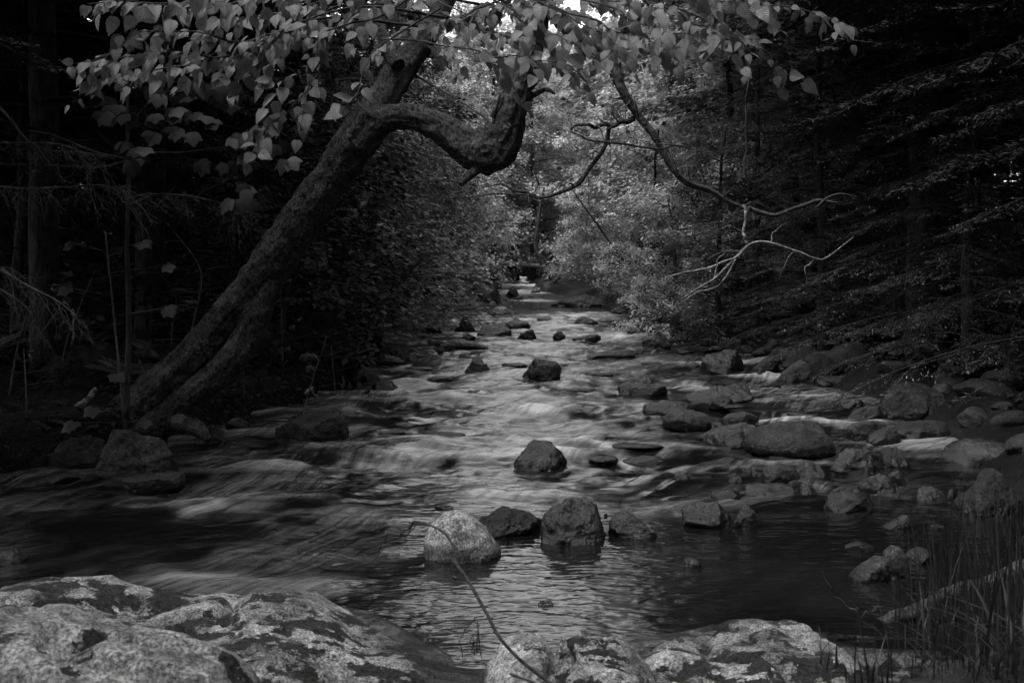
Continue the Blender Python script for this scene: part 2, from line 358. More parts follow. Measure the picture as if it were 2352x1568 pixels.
WZ = S*WY+rp*(.040*a_+.018*b_+.034*c_)+(1-rp)*.002*b_
foamf = np.zeros_like(WX)
for vx, vy, hw, amp in HUMP:
    y0 = ydist(vy); x0 = (vx-CX)/F*y0; rx = hw/2/F*y0; ry = min(rx*.6, .5)
    d = ((WX-x0)/rx)**2; t_ = (WY-y0)/ry
    WZ += amp*.8*np.exp(-d)*np.exp(-(t_*np.where(t_ < 0, 1.9, .8))**2)
for vx, vy, hw, hh, amp in FOAM:
    y0 = ydist(vy); x0 = (vx-CX)/F*y0; rx = hw/2/F*y0; ry = hh/2/F*y0/((H-S*y0)/y0)*1.0
    sk = (WX-x0)*.35
    foamf = np.maximum(foamf, amp*np.exp(-(((WX-x0+warp2*.15)/rx)**2)-(((WY-y0+sk+warp2*.2)/max(ry, .05))**2)))
crest = np.clip((a_+.8*c_)*1.4-.75, 0, 1)*rp*.42*(.45+.55*sm(-2.2, -.6, WX))
foamf = np.clip(foamf*1.0+crest, 0, 1)*(.6+.4*np.clip(rp*1.5, 0, 1))
mb = MB(); ny, nx = WX.shape; i = np.arange(ny-1)[:, None]*nx+np.arange(nx-1)[None]
WV = np.stack([WX, WY, WZ], -1).reshape(-1, 3)
mb.add(WV, np.stack([i, i+1, i+nx+1, i+nx], -1).reshape(-1, 4))
me = mb.mesh('water'); me.materials.append(M['water'])
lv = np.empty(len(me.loops), np.int32); me.loops.foreach_get('vertex_index', lv)
uvl = me.uv_layers.new(name='flow'); uvl.data.foreach_set('uv', np.stack([along.ravel(), across.ravel()], -1)[lv].astype(np.float32).ravel())
uv2 = me.uv_layers.new(name='fall'); uv2.data.foreach_set('uv', np.stack([WY.ravel(), fall_c.ravel()], -1)[lv].astype(np.float32).ravel())
for nm, arr in (('foam', foamf), ('rapid', rp)):
    at = me.attributes.new(nm, 'FLOAT', 'POINT'); at.data.foreach_set('value', arr.astype(np.float32).ravel())
wo_ = bpy.data.objects.new('water', me); COL.objects.link(wo_)
tag(wo_, 'dark stream water blurred silky as it runs over the rapids', 'water', kind='structure')

# ------------------------------------------------------------------ rocks
ICO = {}
def ico(sub):
    if sub not in ICO:
        import bmesh
        bm = bmesh.new(); bmesh.ops.create_icosphere(bm, subdivisions=sub, radius=1.0)
        v = np.array([q.co[:] for q in bm.verts]); f = np.array([[q.index for q in a.verts] for a in bm.faces]); bm.free(); ICO[sub] = (v, f)
    return ICO[sub]
SH = {  # outline above the waterline from left to right, x -1..1, z 0..1
 'dome': [(-1, 0), (-.92, .38), (-.65, .78), (-.2, 1), (.25, .96), (.7, .7), (.93, .35), (1, 0)],
 'tri': [(-1, 0), (-.75, .2), (-.35, .66), (-.05, 1), (.18, .95), (.5, .55), (.85, .2), (1, 0)],
 'triR': [(-1, 0), (-.6, .38), (.1, .9), (.35, 1), (.6, .85), (.85, .4), (1, 0)],
 'slab': [(-1, 0), (-.95, .6), (-.75, .85), (0, .95), (.6, 1), (.9, .8), (1, .3), (1, 0)],
 'low': [(-1, 0), (-.7, .4), (-.3, .8), (0, 1), (.4, .8), (.75, .45), (1, 0)],
 'block': [(-1, 0), (-1, .55), (-.85, .93), (-.4, 1), (.4, .98), (.72, .85), (.95, .4), (1, 0)],
 'wedgeL': [(-1, 0), (-.95, .5), (-.7, .98), (-.4, 1), (0, .7), (.5, .35), (1, 0)],
 'wedgeR': [(-1, 0), (-.6, .3), (-.1, .6), (.4, .95), (.7, 1), (.92, .6), (1, 0)],
 'two': [(-1, 0), (-.93, .5), (-.7, .82), (-.35, .8), (-.1, .72), (.2, 1), (.5, .97), (.8, .6), (.95, .25), (1, 0)]}
def rock(label, vx, vy, w_, h_, shape='dome', mat='grey', dz=0., dr=.75, seed=None, sub=None, rough=1., group=None, cut=.8, name='boulder', cat='rock', n=2.6, y=None, sink=.5):
    seed = seed if seed is not None else int(vx*7+vy*3); r = np.random.default_rng(seed)
    yb = y if y else ydist(vy, dz); hw = w_/2/F*yb; D = min(hw, .9*h_/F*yb*3)*dr; yc = yb+D*.8; hw = w_/2/F*yc
    base_z = S*yb+dz+(.035 if not y and vy < 1060 else .01); h_ = h_*(1+.22*sm(8, 12, yb)); w_ = w_*(1+.22*sm(8, 12, yb)); xc = (vx-CX)/F*yc; ztop = H-(vy-h_*1.08-HY)/F*yc+(.015 if h_ > 12 else 0); Hh = max(ztop-base_z, .014)
    pts = np.array(SH[shape] if isinstance(shape, str) else shape, float)
    P = pts*np.array([hw, Hh]); seg = []
    for a, b in zip(P[:-1], P[1:]): seg.append(a+(b-a)*np.linspace(0, 1, 24, endpoint=False)[:, None])
    P = np.vstack(seg+[P[-1:]]); th = np.arctan2(P[:, 1], P[:, 0]); rr = np.hypot(P[:, 0], P[:, 1]); o = np.argsort(th)
    th, rr = th[o], rr[o]; grid = np.linspace(0, np.pi, 181); R = np.interp(grid, th, rr)
    ker = np.array([1, 2, 3, 2, 1])/9.; R = np.convolve(np.pad(R, 2, mode='edge'), ker, 'valid')
    if sub is None: sub = 6 if w_ > 150 else 5 if w_ > 44 else 4 if w_ > 22 else 3
    v, f = ico(sub); s_ = np.hypot(v[:, 0], v[:, 2]); t = np.arctan2(v[:, 2], v[:, 0]); dy = v[:, 1]
    bot = max(Hh*sink, .06); Rb = 1/np.sqrt((np.cos(t)/hw)**2+(np.sin(t)/bot)**2)
    RR = np.where(t >= 0, np.interp(np.abs(t), grid, R), Rb)
    q = 1/(np.abs(s_)**n+np.abs(dy)**n+1e-9)**(1/n)
    p = np.stack([RR*s_*q*np.cos(t), D*dy*q*1.0, RR*s_*q*np.sin(t)], -1)
    sc_ = np.array([hw, D, max(Hh, .02)]); pn = p/sc_
    for _ in range(int(9*cut+2)):      # broken faces
        nn = norm(r.normal(size=3)+np.array([0, -.7, .35])); d = r.uniform(.52, .95)
        ex = np.maximum(pn@nn-d, 0); pn = pn-nn*ex[:, None]*.88*min(1, cut+.2)
    p = pn*sc_
    sz = min(hw, Hh*1.5); off = r.uniform(0, 50, 3)
    nv = norm(p/sc_**1.5); fr = 2.2/sz
    p = p+nv*(fbm(p*fr+off, 6, seed % 97, .62)*.062*rough*sz)[:, None]
    if sub >= 5:
        rd = 1-np.abs(vn(p*fr*1.3+off, 5)); crack = np.clip(rd-.9, 0, .1)*10; p = p-nv*(crack*.035*rough*sz)[:, None]
    mb = MB(); mb.add(p, f); o_ = mb.build(name, M[mat]); o_.location = (float(xc), float(yc), float(base_z))
    tag(o_, label, cat, group); return o_
# --- foreground ledges and stones
def big(label, pts, yc, D, mat, seed, zb=0.0, cut=.5, rough=.8, cat='rock', name='ledge', n=2.3, sub=6):
    """pts: outline from left to right in the photo; the stone is D metres deep behind and in front of yc"""
    P = [V(a, b_, yc+.6*D)*np.array([yc/(yc+.6*D)*.5+.5, 1, 1]) for a, b_ in pts]; x0, x1 = P[0][0], P[-1][0]; hw = (x1-x0)/2; xc = (x0+x1)/2; zt = max(q[2] for q in P); base = zb; Hh = zt-base
    sh = [((q[0]-xc)/hw, max((q[2]-base)/Hh, 0)) for q in P]; sh[0] = (-1, 0); sh[-1] = (1, 0)
    r = np.random.default_rng(seed); th, rr = [], []
    A = np.array(sh)*np.array([hw, Hh]); seg = []
    for a, b_ in zip(A[:-1], A[1:]): seg.append(a+(b_-a)*np.linspace(0, 1, 30, endpoint=False)[:, None])
    A = np.vstack(seg+[A[-1:]]); t = np.arctan2(A[:, 1], A[:, 0]); o = np.argsort(t); grid = np.linspace(0, np.pi, 361); R = np.interp(grid, t[o], np.hypot(A[:, 0], A[:, 1])[o])
    R = np.convolve(np.pad(R, 2, mode='edge'), np.ones(5)/5, 'valid')
    v, f = ico(sub); s_ = np.hypot(v[:, 0], v[:, 2]); t = np.arctan2(v[:, 2], v[:, 0]); dy = v[:, 1]
    Rb = 1/np.sqrt((np.cos(t)/hw)**2+(np.sin(t)/.5)**2); RR = np.where(t >= 0, np.interp(np.abs(t), grid, R), Rb)
    q = 1/(np.abs(s_)**n+np.abs(dy)**n+1e-9)**(1/n)
    p = np.stack([RR*s_*q*np.cos(t), D*dy*q, RR*s_*q*np.sin(t)], -1); sc_ = np.array([hw, D, Hh]); pn = p/sc_
    for _ in range(int(8*cut)):
        nn = norm(r.normal(size=3)+np.array([0, -.8, .2])); d = r.uniform(.7, .95); ex = np.maximum(pn@nn-d, 0); pn = pn-nn*ex[:, None]*.7
    p = pn*sc_; nv = norm(p/sc_**1.6); off = r.uniform(0, 50, 3)
    p = p+nv*(fbm(p*2.2+off, 5, seed)*.05*rough)[:, None]
    rot = p*np.array([1.0, 2.2, 3.0])+np.array([0, 0, 1])*p[:, :1]*1.2
    rd = 1-np.abs(vn(rot*1.5+off, 5)); cr = np.clip(rd-.88, 0, .12)/.12; rd2 = 1-np.abs(vn(rot*3.4+off, 6)); cr2 = np.clip(rd2-.93, 0, .07)/.07
    p = p-nv*(cr*.075*rough+cr2*.03*rough)[:, None]+nv*(fbm(p*14, 3, 9)*.006)[:, None]
    mb = MB(); mb.add(p, f); ob = mb.build(name, M[mat]); ob.location = (float(xc), float(yc), float(base)); tag(ob, label, cat); return ob
big('long pale lichen-blotched ledge filling the bottom left, nearest the dark water', [(-330, 1480), (-250, 1360), (-100, 1318), (60, 1306), (230, 1325), (330, 1344), (400, 1362), (460, 1353), (620, 1352), (720, 1368), (860, 1400), (960, 1402), (1010, 1425), (1060, 1480), (1130, 1545), (1230, 1640)], 3.75, .68, 'ledge', 3, zb=0.05)
big('smooth blurred granite slab in the very bottom left corner, in front of the long ledge', [(-560, 1600), (-380, 1390), (-200, 1345), (0, 1350), (130, 1366), (300, 1405), (420, 1428), (520, 1455), (600, 1500), (700, 1580), (780, 1680)], 2.6, .55, 'ledge2', 8, zb=.3, cut=.3, rough=.7)
big('pale mottled ledge at the bottom right of centre, beside the grassy corner', [(1290, 1710), (1370, 1580), (1435, 1500), (1485, 1450), (1535, 1432), (1620, 1440), (1700, 1446), (1780, 1452), (1850, 1465), (1930, 1460), (1965, 1490), (2000, 1515), (2060, 1552), (2140, 1600), (2260, 1690)], 3.55, .55, 'ledge', 15, zb=.08)
big('rounded stone splashed with pale lichen spots between the two big ledges', [(1085, 1600), (1105, 1510), (1150, 1450), (1205, 1428), (1250, 1432), (1290, 1480), (1305, 1550), (1315, 1600)], 3.45, .34, 'ledge2', 22, zb=.0, cut=.6, sub=5, name='boulder')
big('cracked pale stone with a dark cleft beside the lichen-spotted stone', [(1265, 1600), (1278, 1490), (1300, 1440), (1345, 1424), (1400, 1436), (1445, 1465), (1475, 1500), (1495, 1560), (1500, 1600)], 3.5, .32, 'ledge', 25, zb=.0, cut=.8, sub=5, name='boulder')
big('flat flaky stone wedged low between the cracked stone and the right ledge', [(1235, 1640), (1270, 1560), (1320, 1530), (1380, 1505), (1430, 1500), (1470, 1540), (1500, 1640)], 3.15, .25, 'ledge', 29, zb=.05, cut=.9, sub=5, name='boulder')
big('low mossy lump of rock under the grass in the bottom right corner', [(1990, 1640), (2080, 1545), (2180, 1525), (2290, 1500), (2400, 1470), (2520, 1480), (2600, 1640)], 3.2, .6, 'mossrock', 33, zb=.05, cut=.4, name='boulder')

# --- stones in and along the stream: label, x, base y, width, height, outline, material, extras
R_ = [
 ('smooth cream-coloured boulder, brightest stone in the near pool', 1063, 1289, 178, 102, [(-1, 0), (-.98, .3), (-.82, .68), (-.5, .93), (-.2, 1), (.1, .96), (.4, .75), (.66, .55), (.74, .38), (.97, .12), (1, 0)], 'pale', dict(cut=.25, rough=.5, n=2.2)),
 ('long low dark slab between the cream boulder and the blocky wet boulder', 1160, 1234, 195, 58, [(-1, 0), (-1, .6), (-.6, 1), (0, .93), (.5, .7), (.75, .45), (1, .3), (1, 0)], 'dull', {}),
 ('blocky wet black boulder standing right of the cream boulder', 1322, 1251, 160, 95, 'block', 'dark', dict(cut=.5)),
 ('slanting dark wet rock leaning against the blocky boulder', 1462, 1240, 125, 52, 'wedgeL', 'dark', {}),
 ('dark pyramid-shaped rock with water pouring round it in mid-stream', 1245, 1075, 128, 58, [(-1, 0), (-.8, .35), (-.5, .75), (-.3, 1), (.3, .82), (.65, .5), (1, 0)], 'dark', dict(cut=1)),
 ('huge rounded oval boulder on the right edge of the stream', 1812, 1050, 205, 70, 'dome', 'grey', dict(cut=.3, rough=.6)),
 ('big squarish boulder on the left shore below the leaning tree', 318, 1092, 182, 103, [(-1, 0), (-.88, .5), (-.62, .95), (-.5, 1), (.4, .93), (.64, .86), (.72, .5), (.95, .42), (1, 0)], 'grey', dict(cut=.6)),
 ('flat-lying lichen-dotted slab at the foot of the squarish left boulder', 335, 1124, 178, 34, 'slab', 'grey', {}),
 ('low lichen-crusted rock left of the squarish boulder', 172, 1062, 170, 58, 'slab', 'mossrock', dict(dz=.05)),
 ('two-humped dark boulder in the water right of the leaning tree base', 716, 1022, 170, 84, 'two', 'grey', {}),
 ('narrow upright stone just right of the leaning tree base', 490, 1026, 48, 56, 'dome', 'grey', {}),
 ('small mossy stone in the shallows between the narrow upright stone and two-humped boulder', 545, 988, 62, 24, 'low', 'mossrock', {}),
 ('dark pointed wedge rock above the bright chute', 1100, 861, 68, 37, 'tri', 'dark', dict(cut=.9)),
 ('glossy black trapezoid rock in the middle of the rapids', 1249, 876, 97, 38, [(-1, 0), (-.7, .45), (-.4, 1), (.3, .93), (.62, .85), (.9, .4), (1, 0)], 'dark', dict(cut=.9)),
 ('small rounded dark rock touching the left of the pointed wedge', 1066, 834, 50, 15, 'low', 'dark', {}),
 ('steep wet rock of the slanted pair, the taller one behind', 1454, 908, 92, 39, 'wedgeR', 'dark', dict(cut=.9)),
 ('shiny round-backed rock in front of the slanted pair', 1488, 914, 90, 31, 'dome', 'dark', {}),
 ('peaked dark boulder upstream right of the long low bar', 1503, 803, 74, 33, 'two', 'dark', {}),
 ('long low dark bar of rock awash in mid-rapids', 1405, 822, 134, 13, 'slab', 'dark', {}),
 ('long flat mossy slab spilling water over its right end', 1056, 807, 140, 20, 'low', 'dark', {}),
 ('dark triangular rock highest in the left rapids', 1068, 763, 49, 28, 'tri', 'dull', {}),
 ('wide knobbly wet rock behind the triangular one', 1127, 775, 98, 25, 'two', 'dark', {}),
 ('rock with a blunt head and long sloping tail', 1188, 757, 80, 26, 'wedgeL', 'dark', {}),
 ('small peaked rock under the sloping-tailed rock', 1211, 781, 44, 20, 'triR', 'dark', {}),
 ('small wet lozenge rock in front of the knobbly rock', 1076, 781, 37, 13, 'wedgeL', 'dark', {}),
 ('little pointed black rock at the lip of a fall', 1283, 779, 34, 14, 'tri', 'dark', {}),
 ('low hump of rock veiled by smooth water right of the pointed black rock', 1342, 787, 80, 14, 'wedgeR', 'dark', {}),
 ('thin pair of rock tips in the upper rapids', 1251, 739, 37, 8, 'two', 'dark', {}),
 ('dark oval rock in the upper right rapids', 1348, 751, 57, 18, 'dome', 'dark', {}),
 ('pale-topped rock near the right bank, upper rapids', 1412, 752, 37, 13, 'dome', 'grey', {}),
 ('pale low dome just below the calm pool', 1154, 722, 77, 17, 'triR', 'pale', {}),
 ('long pale mossy slab sloping into the calm pool from the right bank', 1335, 704, 150, 24, [(-1, 0), (-.7, .35), (0, .7), (.5, .95), (.9, 1), (1, 0)], 'grey', dict(rough=1.3)),
 ('two-part mossy rock by the left bank', 908, 828, 84, 26, 'dome', 'mossrock', {}),
 ('wet ledge-like stone in front of the two-part mossy rock', 898, 837, 78, 17, 'wedgeL', 'dark', {}),
 ('low dark rock against the left bank upstream of the mossy pair', 861, 806, 64, 13, 'low', 'mossrock', {}),
 ('wet sloping stone at the left waterline', 845, 842, 40, 20, 'wedgeL', 'dark', {}),
 ('low stone with a glistening edge in the left rapids', 1000, 762, 44, 10, 'low', 'dark', {}),
 ('tiny dark stone in the pool outflow', 1030, 731, 22, 7, 'dome', 'dark', {}),
 ('tiny pale stone by the forked white twig', 1017, 719, 14, 8, 'dome', 'grey', {}),
 ('lichen-dotted rock tucked under the left bank', 841, 894, 66, 34, 'dome', 'dull', {}),
 ('dark stone beside the bright chute at the left bank', 884, 898, 60, 22, 'low', 'dark', {}),
 ('dark boulder in the middle of the far cascade', 1177, 681, 34, 18, 'tri', 'dull', {}),
 ('rounded boulder left of the far cascade', 1143, 664, 20, 17, 'dome', 'grey', {}),
 ('slanted slab left of the far cascade', 1127, 695, 44, 26, 'wedgeR', 'grey', {}),
 ('flat-topped boulder right of the far cascade', 1258, 671, 37, 18, 'block', 'grey', {}),
 ('small pale stone in the far cascade', 1174, 649, 14, 7, 'dome', 'pale', {}),
 ('low black stone in front of the flat-topped boulder', 1232, 673, 24, 9, 'low', 'dark', {}),
 ('thin dark stone along the lip of the far cascade', 1190, 688, 24, 5, 'low', 'dark', {}),
 ('block of stone half hidden by leaves left of the far cascade', 1110, 680, 26, 18, 'block', 'grey', dict(dz=.1)),
 ('flat slab with a squared right end in the right channel', 1649, 927, 160, 36, [(-1, 0), (-.9, .4), (-.4, .6), (.2, .9), (.75, 1), (.9, .95), (1, 0)], 'dark', dict(cut=.6)),
 ('small light-rimmed stone in front of the squared slab', 1655, 938, 64, 27, 'triR', 'dull', {}),
 ('long rounded dark rock left of the squared slab', 1535, 961, 116, 30, 'slab', 'dark', dict(cut=.4)),
 ('rounded granular boulder below the long rounded rock', 1577, 990, 112, 44, 'dome', 'grey', dict(cut=.4)),
 ('low wet stone under the rim-lit stone', 1690, 943, 60, 11, 'low', 'dark', {}),
 ('light-backed boulder behind the sweeping black ridge', 1703, 985, 92, 32, 'dome', 'grey', {}),
 ('sweeping black ridge of rock joining the oval boulder', 1668, 1030, 150, 58, 'wedgeR', 'dark', {}),
 ('rough boulder behind the huge oval one', 1862, 1018, 108, 45, 'dome', 'dull', {}),
 ('dark slumped boulder in front of the bank stones', 1660, 858, 104, 46, 'two', 'dark', {}),
 ('tiny black stone left of the slumped boulder', 1595, 846, 27, 11, 'dome', 'dark', {}),
 ('big square moss-topped block on the right bank', 1692, 800, 116, 54, 'block', 'mossrock', {}),
 ('round dark boulder at the right shore of the upper rapids', 1555, 779, 56, 41, 'dome', 'mossrock', {}),
 ('low pale-speckled stone next to the round shore boulder', 1474, 773, 66, 26, 'dome', 'grey', {}),
 ('stone perched behind the low pale-speckled one', 1459, 740, 44, 22, 'dome', 'grey', {}),
 ('dark stone squeezed beside the perched stone', 1484, 752, 30, 20, 'block', 'dark', {}),
 ('mossy stone at the end of the long pale slab', 1422, 725, 46, 15, 'low', 'mossrock', {}),
 ('flat pale-faced rock at the foot of the moss-topped block', 1682, 812, 64, 25, 'slab', 'grey', {}),
 ('small pale stone next to the flat pale-faced rock', 1716, 817, 29, 17, 'block', 'grey', {}),
 ('long shelf of mottled rock on the right shore', 1786, 820, 116, 30, 'wedgeR', 'grey', dict(dz=.03)),
 ('lumpy dark rock in front of the mottled shelf', 1763, 858, 71, 31, 'triR', 'dull', {}),
 ('low mossy rock between the shelf and the smooth tilted slab', 1815, 838, 62, 20, 'dome', 'mossrock', dict(dz=.05)),
 ('smooth pale tilted slab, topmost on the right shore', 1890, 856, 92, 40, [(-1, 0), (-.95, .55), (-.5, .92), (.1, 1), (.6, .85), (1, .4), (1, 0)], 'grey', dict(cut=.4, dz=.03)),
 ('smooth slab leaning left of the pale tilted slab', 1836, 856, 62, 28, 'wedgeR', 'grey', {}),
 ('wedge-shaped rock below the two smooth slabs', 1827, 881, 90, 37, 'triR', 'grey', {}),
 ('small stone beside the lumpy dark rock', 1746, 871, 38, 17, 'dome', 'dull', {}),
 ('broad dark rock at the foot of the bank on the right', 1932, 880, 90, 35, 'low', 'dull', {}),
 ('small light block on top of the broad dark rock', 1968, 858, 24, 21, 'block', 'grey', dict(dz=.12)),
 ('pebble-like pale stone below the pale tilted slab', 1895, 868, 24, 12, 'dome', 'grey', {}),
 ('long thin shelf of rock under the broad dark rock', 1950, 889, 134, 18, 'slab', 'dull', {}),
 ('thin wet sliver of rock in the right channel', 1758, 898, 72, 12, 'low', 'dark', {}),
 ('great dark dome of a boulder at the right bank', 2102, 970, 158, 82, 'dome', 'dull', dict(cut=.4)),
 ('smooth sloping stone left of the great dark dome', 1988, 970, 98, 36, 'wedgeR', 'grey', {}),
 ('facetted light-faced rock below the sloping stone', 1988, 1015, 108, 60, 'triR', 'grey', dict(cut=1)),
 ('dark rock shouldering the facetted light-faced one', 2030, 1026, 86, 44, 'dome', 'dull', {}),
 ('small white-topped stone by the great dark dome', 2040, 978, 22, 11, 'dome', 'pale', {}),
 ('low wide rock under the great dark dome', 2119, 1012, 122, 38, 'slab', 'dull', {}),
 ('small dark rock in the shallows left of the sloping stone', 1960, 941, 54, 22, 'wedgeR', 'dark', {}),
 ('round-backed light stone under the huge oval boulder', 1793, 1111, 91, 38, 'dome', 'grey', dict(cut=.3)),
 ('small dark mound left of the round-backed light stone', 1712, 1097, 54, 24, 'dome', 'dark', {}),
 ('low black stone at the tip of the dark mound', 1688, 1108, 46, 15, 'low', 'dark', {}),
 ('dark round stone right of the round-backed light stone', 1860, 1100, 68, 35, 'dome', 'dark', {}),
 ('large black boulder in the shadow above the near shallows', 1962, 1092, 118, 52, 'block', 'dark', {}),
 ('medium shadowed boulder right of the large black boulder', 2052, 1078, 84, 44, 'dome', 'dull', {}),
 ('sunlit twin-topped stone in the near right shallows', 2008, 1130, 92, 34, 'triR', 'grey', {}),
 ('smooth light stone adjoining the twin-topped stone', 2058, 1116, 58, 30, 'dome', 'grey', {}),
 ('rounded submerged-looking stone in the right-hand ripples', 1669, 1153, 75, 26, 'dome', 'grey', {}),
 ('long black bar of rock in the right shallows', 1763, 1143, 118, 24, 'slab', 'dark', {}),
 ('small light stone on the black bar', 1827, 1130, 41, 20, 'dome', 'grey', {}),
 ('angular light stone at the end of the black bar', 1853, 1143, 51, 24, 'triR', 'grey', {}),
 ('flat-topped black slab alone in the dark right shallows', 1954, 1176, 112, 40, 'slab', 'dark', {}),
 ('smooth oval stone far right in the shallows', 2136, 1148, 68, 23, 'dome', 'grey', {}),
 ('small rough stone between the oval stone and the big right boulder', 2188, 1148, 26, 18, 'dome', 'dull', {}),
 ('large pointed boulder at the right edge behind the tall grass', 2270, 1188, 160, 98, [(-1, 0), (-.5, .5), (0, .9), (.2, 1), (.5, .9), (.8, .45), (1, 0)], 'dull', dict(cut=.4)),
 ('square-cornered light stone in the black pool', 2065, 1220, 70, 31, 'wedgeR', 'grey', {}),
 ('tiny light stone right of the square-cornered one', 2153, 1217, 32, 12, 'dome', 'grey', {}),
 ('dark block with a water-slick top, right of the fallen sticks', 1632, 1216, 128, 52, 'block', 'dark', {}),
 ('wet knob attached right of the slick-topped block', 1712, 1216, 58, 48, 'dome', 'dark', {}),
 ('low wet stone with a bright rim in the right pool', 1975, 1266, 64, 15, 'low', 'dull', {}),
 ('left half of the paired light boulders in the right pool', 2004, 1338, 97, 52, 'triR', 'grey', dict(cut=.3)),
 ('taller right half of the paired light boulders in the right pool', 2056, 1335, 74, 70, 'dome', 'grey', dict(cut=.4)),
 ('small speckled stone behind the paired light boulders', 2112, 1297, 62, 32, 'dome', 'dull', {}),
 ('small dark stone barely breaking the pool right of centre', 1593, 1306, 48, 24, 'wedgeL', 'dark', {}),
 ('small dark stone drowned in the streaks above the cream boulder', 1019, 1171, 45, 12, 'low', 'dark', {}),
 ('tiny dark tip of stone in the bright pool', 1254, 1392, 36, 5, 'low', 'dark', {}),
 ('dark rock awash above the pyramid rock, left of centre', 1015, 1012, 110, 14, 'slab', 'dark', {}),
 ('low dark stone breaking the water at the right end of the long glitter', 1470, 1038, 130, 14, 'slab', 'dark', {}),
 ('glistening flat stone in the sparkling riffle right of centre', 1480, 1068, 110, 15, 'low', 'dark', {}),
 ('small black cube-like stone in the right riffle', 1566, 1108, 34, 22, 'block', 'dark', {}),
 ('grey stone at the shadowed left shoreline', 150, 1108, 110, 24, 'low', 'dull', {}),
 ('flat stone awash just right of the pointed wedge rock', 1180, 846, 70, 9, 'slab', 'dark', {}),
 ('flat black stone awash below the glossy trapezoid rock', 1330, 905, 90, 10, 'low', 'dark', {}),
 ('thin black shelf awash between the slanted pair and the trapezoid rock', 1370, 868, 80, 9, 'slab', 'dark', {}),
 ('low black stone awash left of the glossy trapezoid rock', 1010, 880, 60, 12, 'low', 'dark', {}),
 ('flat dark stone in the left rapids below the two-part mossy rock', 960, 858, 70, 10, 'slab', 'dark', {}),
 ('low dark stone awash right of the peaked dark boulder', 1580, 815, 44, 9, 'low', 'dark', {}),
 ('black stone barely showing under the sloping chute left of the pyramid rock', 905, 1004, 80, 14, 'low', 'dark', {}),
 ('thin dark stone in the upper rapids below the calm pool', 1290, 732, 44, 6, 'low', 'dark', {}),
 ('small wet stone in the upper left rapids by the bank', 930, 778, 40, 9, 'low', 'dark', {}),
 ('flat dark stone awash right of the pyramid rock', 1385, 1062, 70, 12, 'slab', 'dark', {}),
 ('submerged pale stone at the left edge of the picture', 15, 1292, 90, 26, 'low', 'dull', {}),
]
for lab, vx, vy, w_, h_, shp, mt, kw in R_: rock(lab, vx, vy, w_, h_, shp, mt, **kw)
# nameless cobbles heaped along the right shore and the dry-stone jumble behind
rc = np.random.default_rng(5)
cob = []
while len(cob) < 110:
    y = rc.uniform(5.5, 24); e = np.interp(y, YR, ER); x = e+rc.normal(.1, .55)
    if x < e-.9: continue
    zz = max(float(ground(x, y)), S*y-.1); s_ = rc.uniform(.04, .12)*(1+.4*(x > e)); cob.append((x, y, zz, s_))
protos = []
def cobble_proto(seed):
    v, f = ico(4); r = np.random.default_rng(seed); p = v*np.array([1, .8, .5])
    for _ in range(8):
        nn = norm(r.normal(size=3)); ex = np.maximum(p@nn-r.uniform(.5, .8), 0); p = p-nn*ex[:, None]*.9
    p = p*(1+fbm(p*1.5+seed, 4, seed)*.1)[:, None]; m = MB(); m.add(p, f); return m.mesh('cobble')
CM = []
for i in range(6):
    for mt in ('dull', 'grey', 'dark'):
        me = cobble_proto(i*3+1) ; me.materials.append(M[mt]); CM.append(me)
for x, y, z, s_ in cob:
    o = bpy.data.objects.new('cobble', CM[rc.integers(len(CM))]); COL.objects.link(o); o.location = (x, y, z+s_*.1); o.rotation_euler = (rc.normal(0, .25), rc.normal(0, .25), rc.uniform(0, 6.28)); o.scale = (s_*1.2,)*3
    tag(o, 'small cobble heaped among the boulders of the right shore', 'rock', 'cobbles along the right shore')
for k_ in range(64):
    y = rc.uniform(6.5, 21); e = float(np.interp(y, YR, ER)); x = e+rc.uniform(.25, 3.2)*(1 if k_ % 3 else .4); s_ = rc.uniform(.11, .30)
    o = bpy.data.objects.new('bank_boulder', CM[rc.integers(6)*3+(0 if k_ % 4 else 2)]); COL.objects.link(o); o.location = (x, y, float(ground(np.array([x]), np.array([y]))[0])+s_*.12); o.rotation_euler = (rc.normal(0, .3), rc.normal(0, .3), rc.uniform(0, 6.28)); o.scale = (s_*rc.uniform(1, 1.6), s_*1.2, s_*1.3)
    tag(o, 'dark boulder half lost in the shade of the right bank', 'rock', 'shaded boulders up the right bank')
# stones piled in the right bank
for i, (vx, vy, w_, h_) in enumerate([(1880, 806, 34, 26), (1912, 800, 30, 34), (1936, 792, 22, 30), (1858, 792, 36, 22), (1900, 772, 70, 34), (1850, 768, 48, 26), (1785, 775, 110, 44), (1745, 790, 60, 36), (1960, 815, 60, 40), (2010, 850, 70, 44)]):
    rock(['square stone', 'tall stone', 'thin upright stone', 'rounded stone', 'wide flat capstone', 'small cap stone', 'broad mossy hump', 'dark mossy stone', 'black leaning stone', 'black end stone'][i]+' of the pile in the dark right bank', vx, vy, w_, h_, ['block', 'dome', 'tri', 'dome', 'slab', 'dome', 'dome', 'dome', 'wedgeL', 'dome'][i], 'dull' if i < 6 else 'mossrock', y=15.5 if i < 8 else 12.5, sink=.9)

# --- moss mounds of the left bank
for lab, vx, vy, w_, h_, yy in [('big moss-furred mound left of the leaning tree base', 215, 925, 300, 120, 9.4), ('overhanging mossy bank lump right of the leaning tree', 610, 905, 160, 115, 10.8),
                     ('mossy root bulge at the water edge under the shrubs', 745, 885, 160, 130, 11.8), ('small moss cushion behind the leaning tree base', 400, 905, 130, 70, 9.8), ('mossy bank lump under the far end of the left shrubs', 820, 812, 120, 90, 14.5)]:
    rock(lab, vx, vy, w_, h_, 'dome', 'moss', y=yy, n=2.2, cut=.2, rough=1.8, sink=1.2, name='moss_mound', cat='moss mound', sub=5)

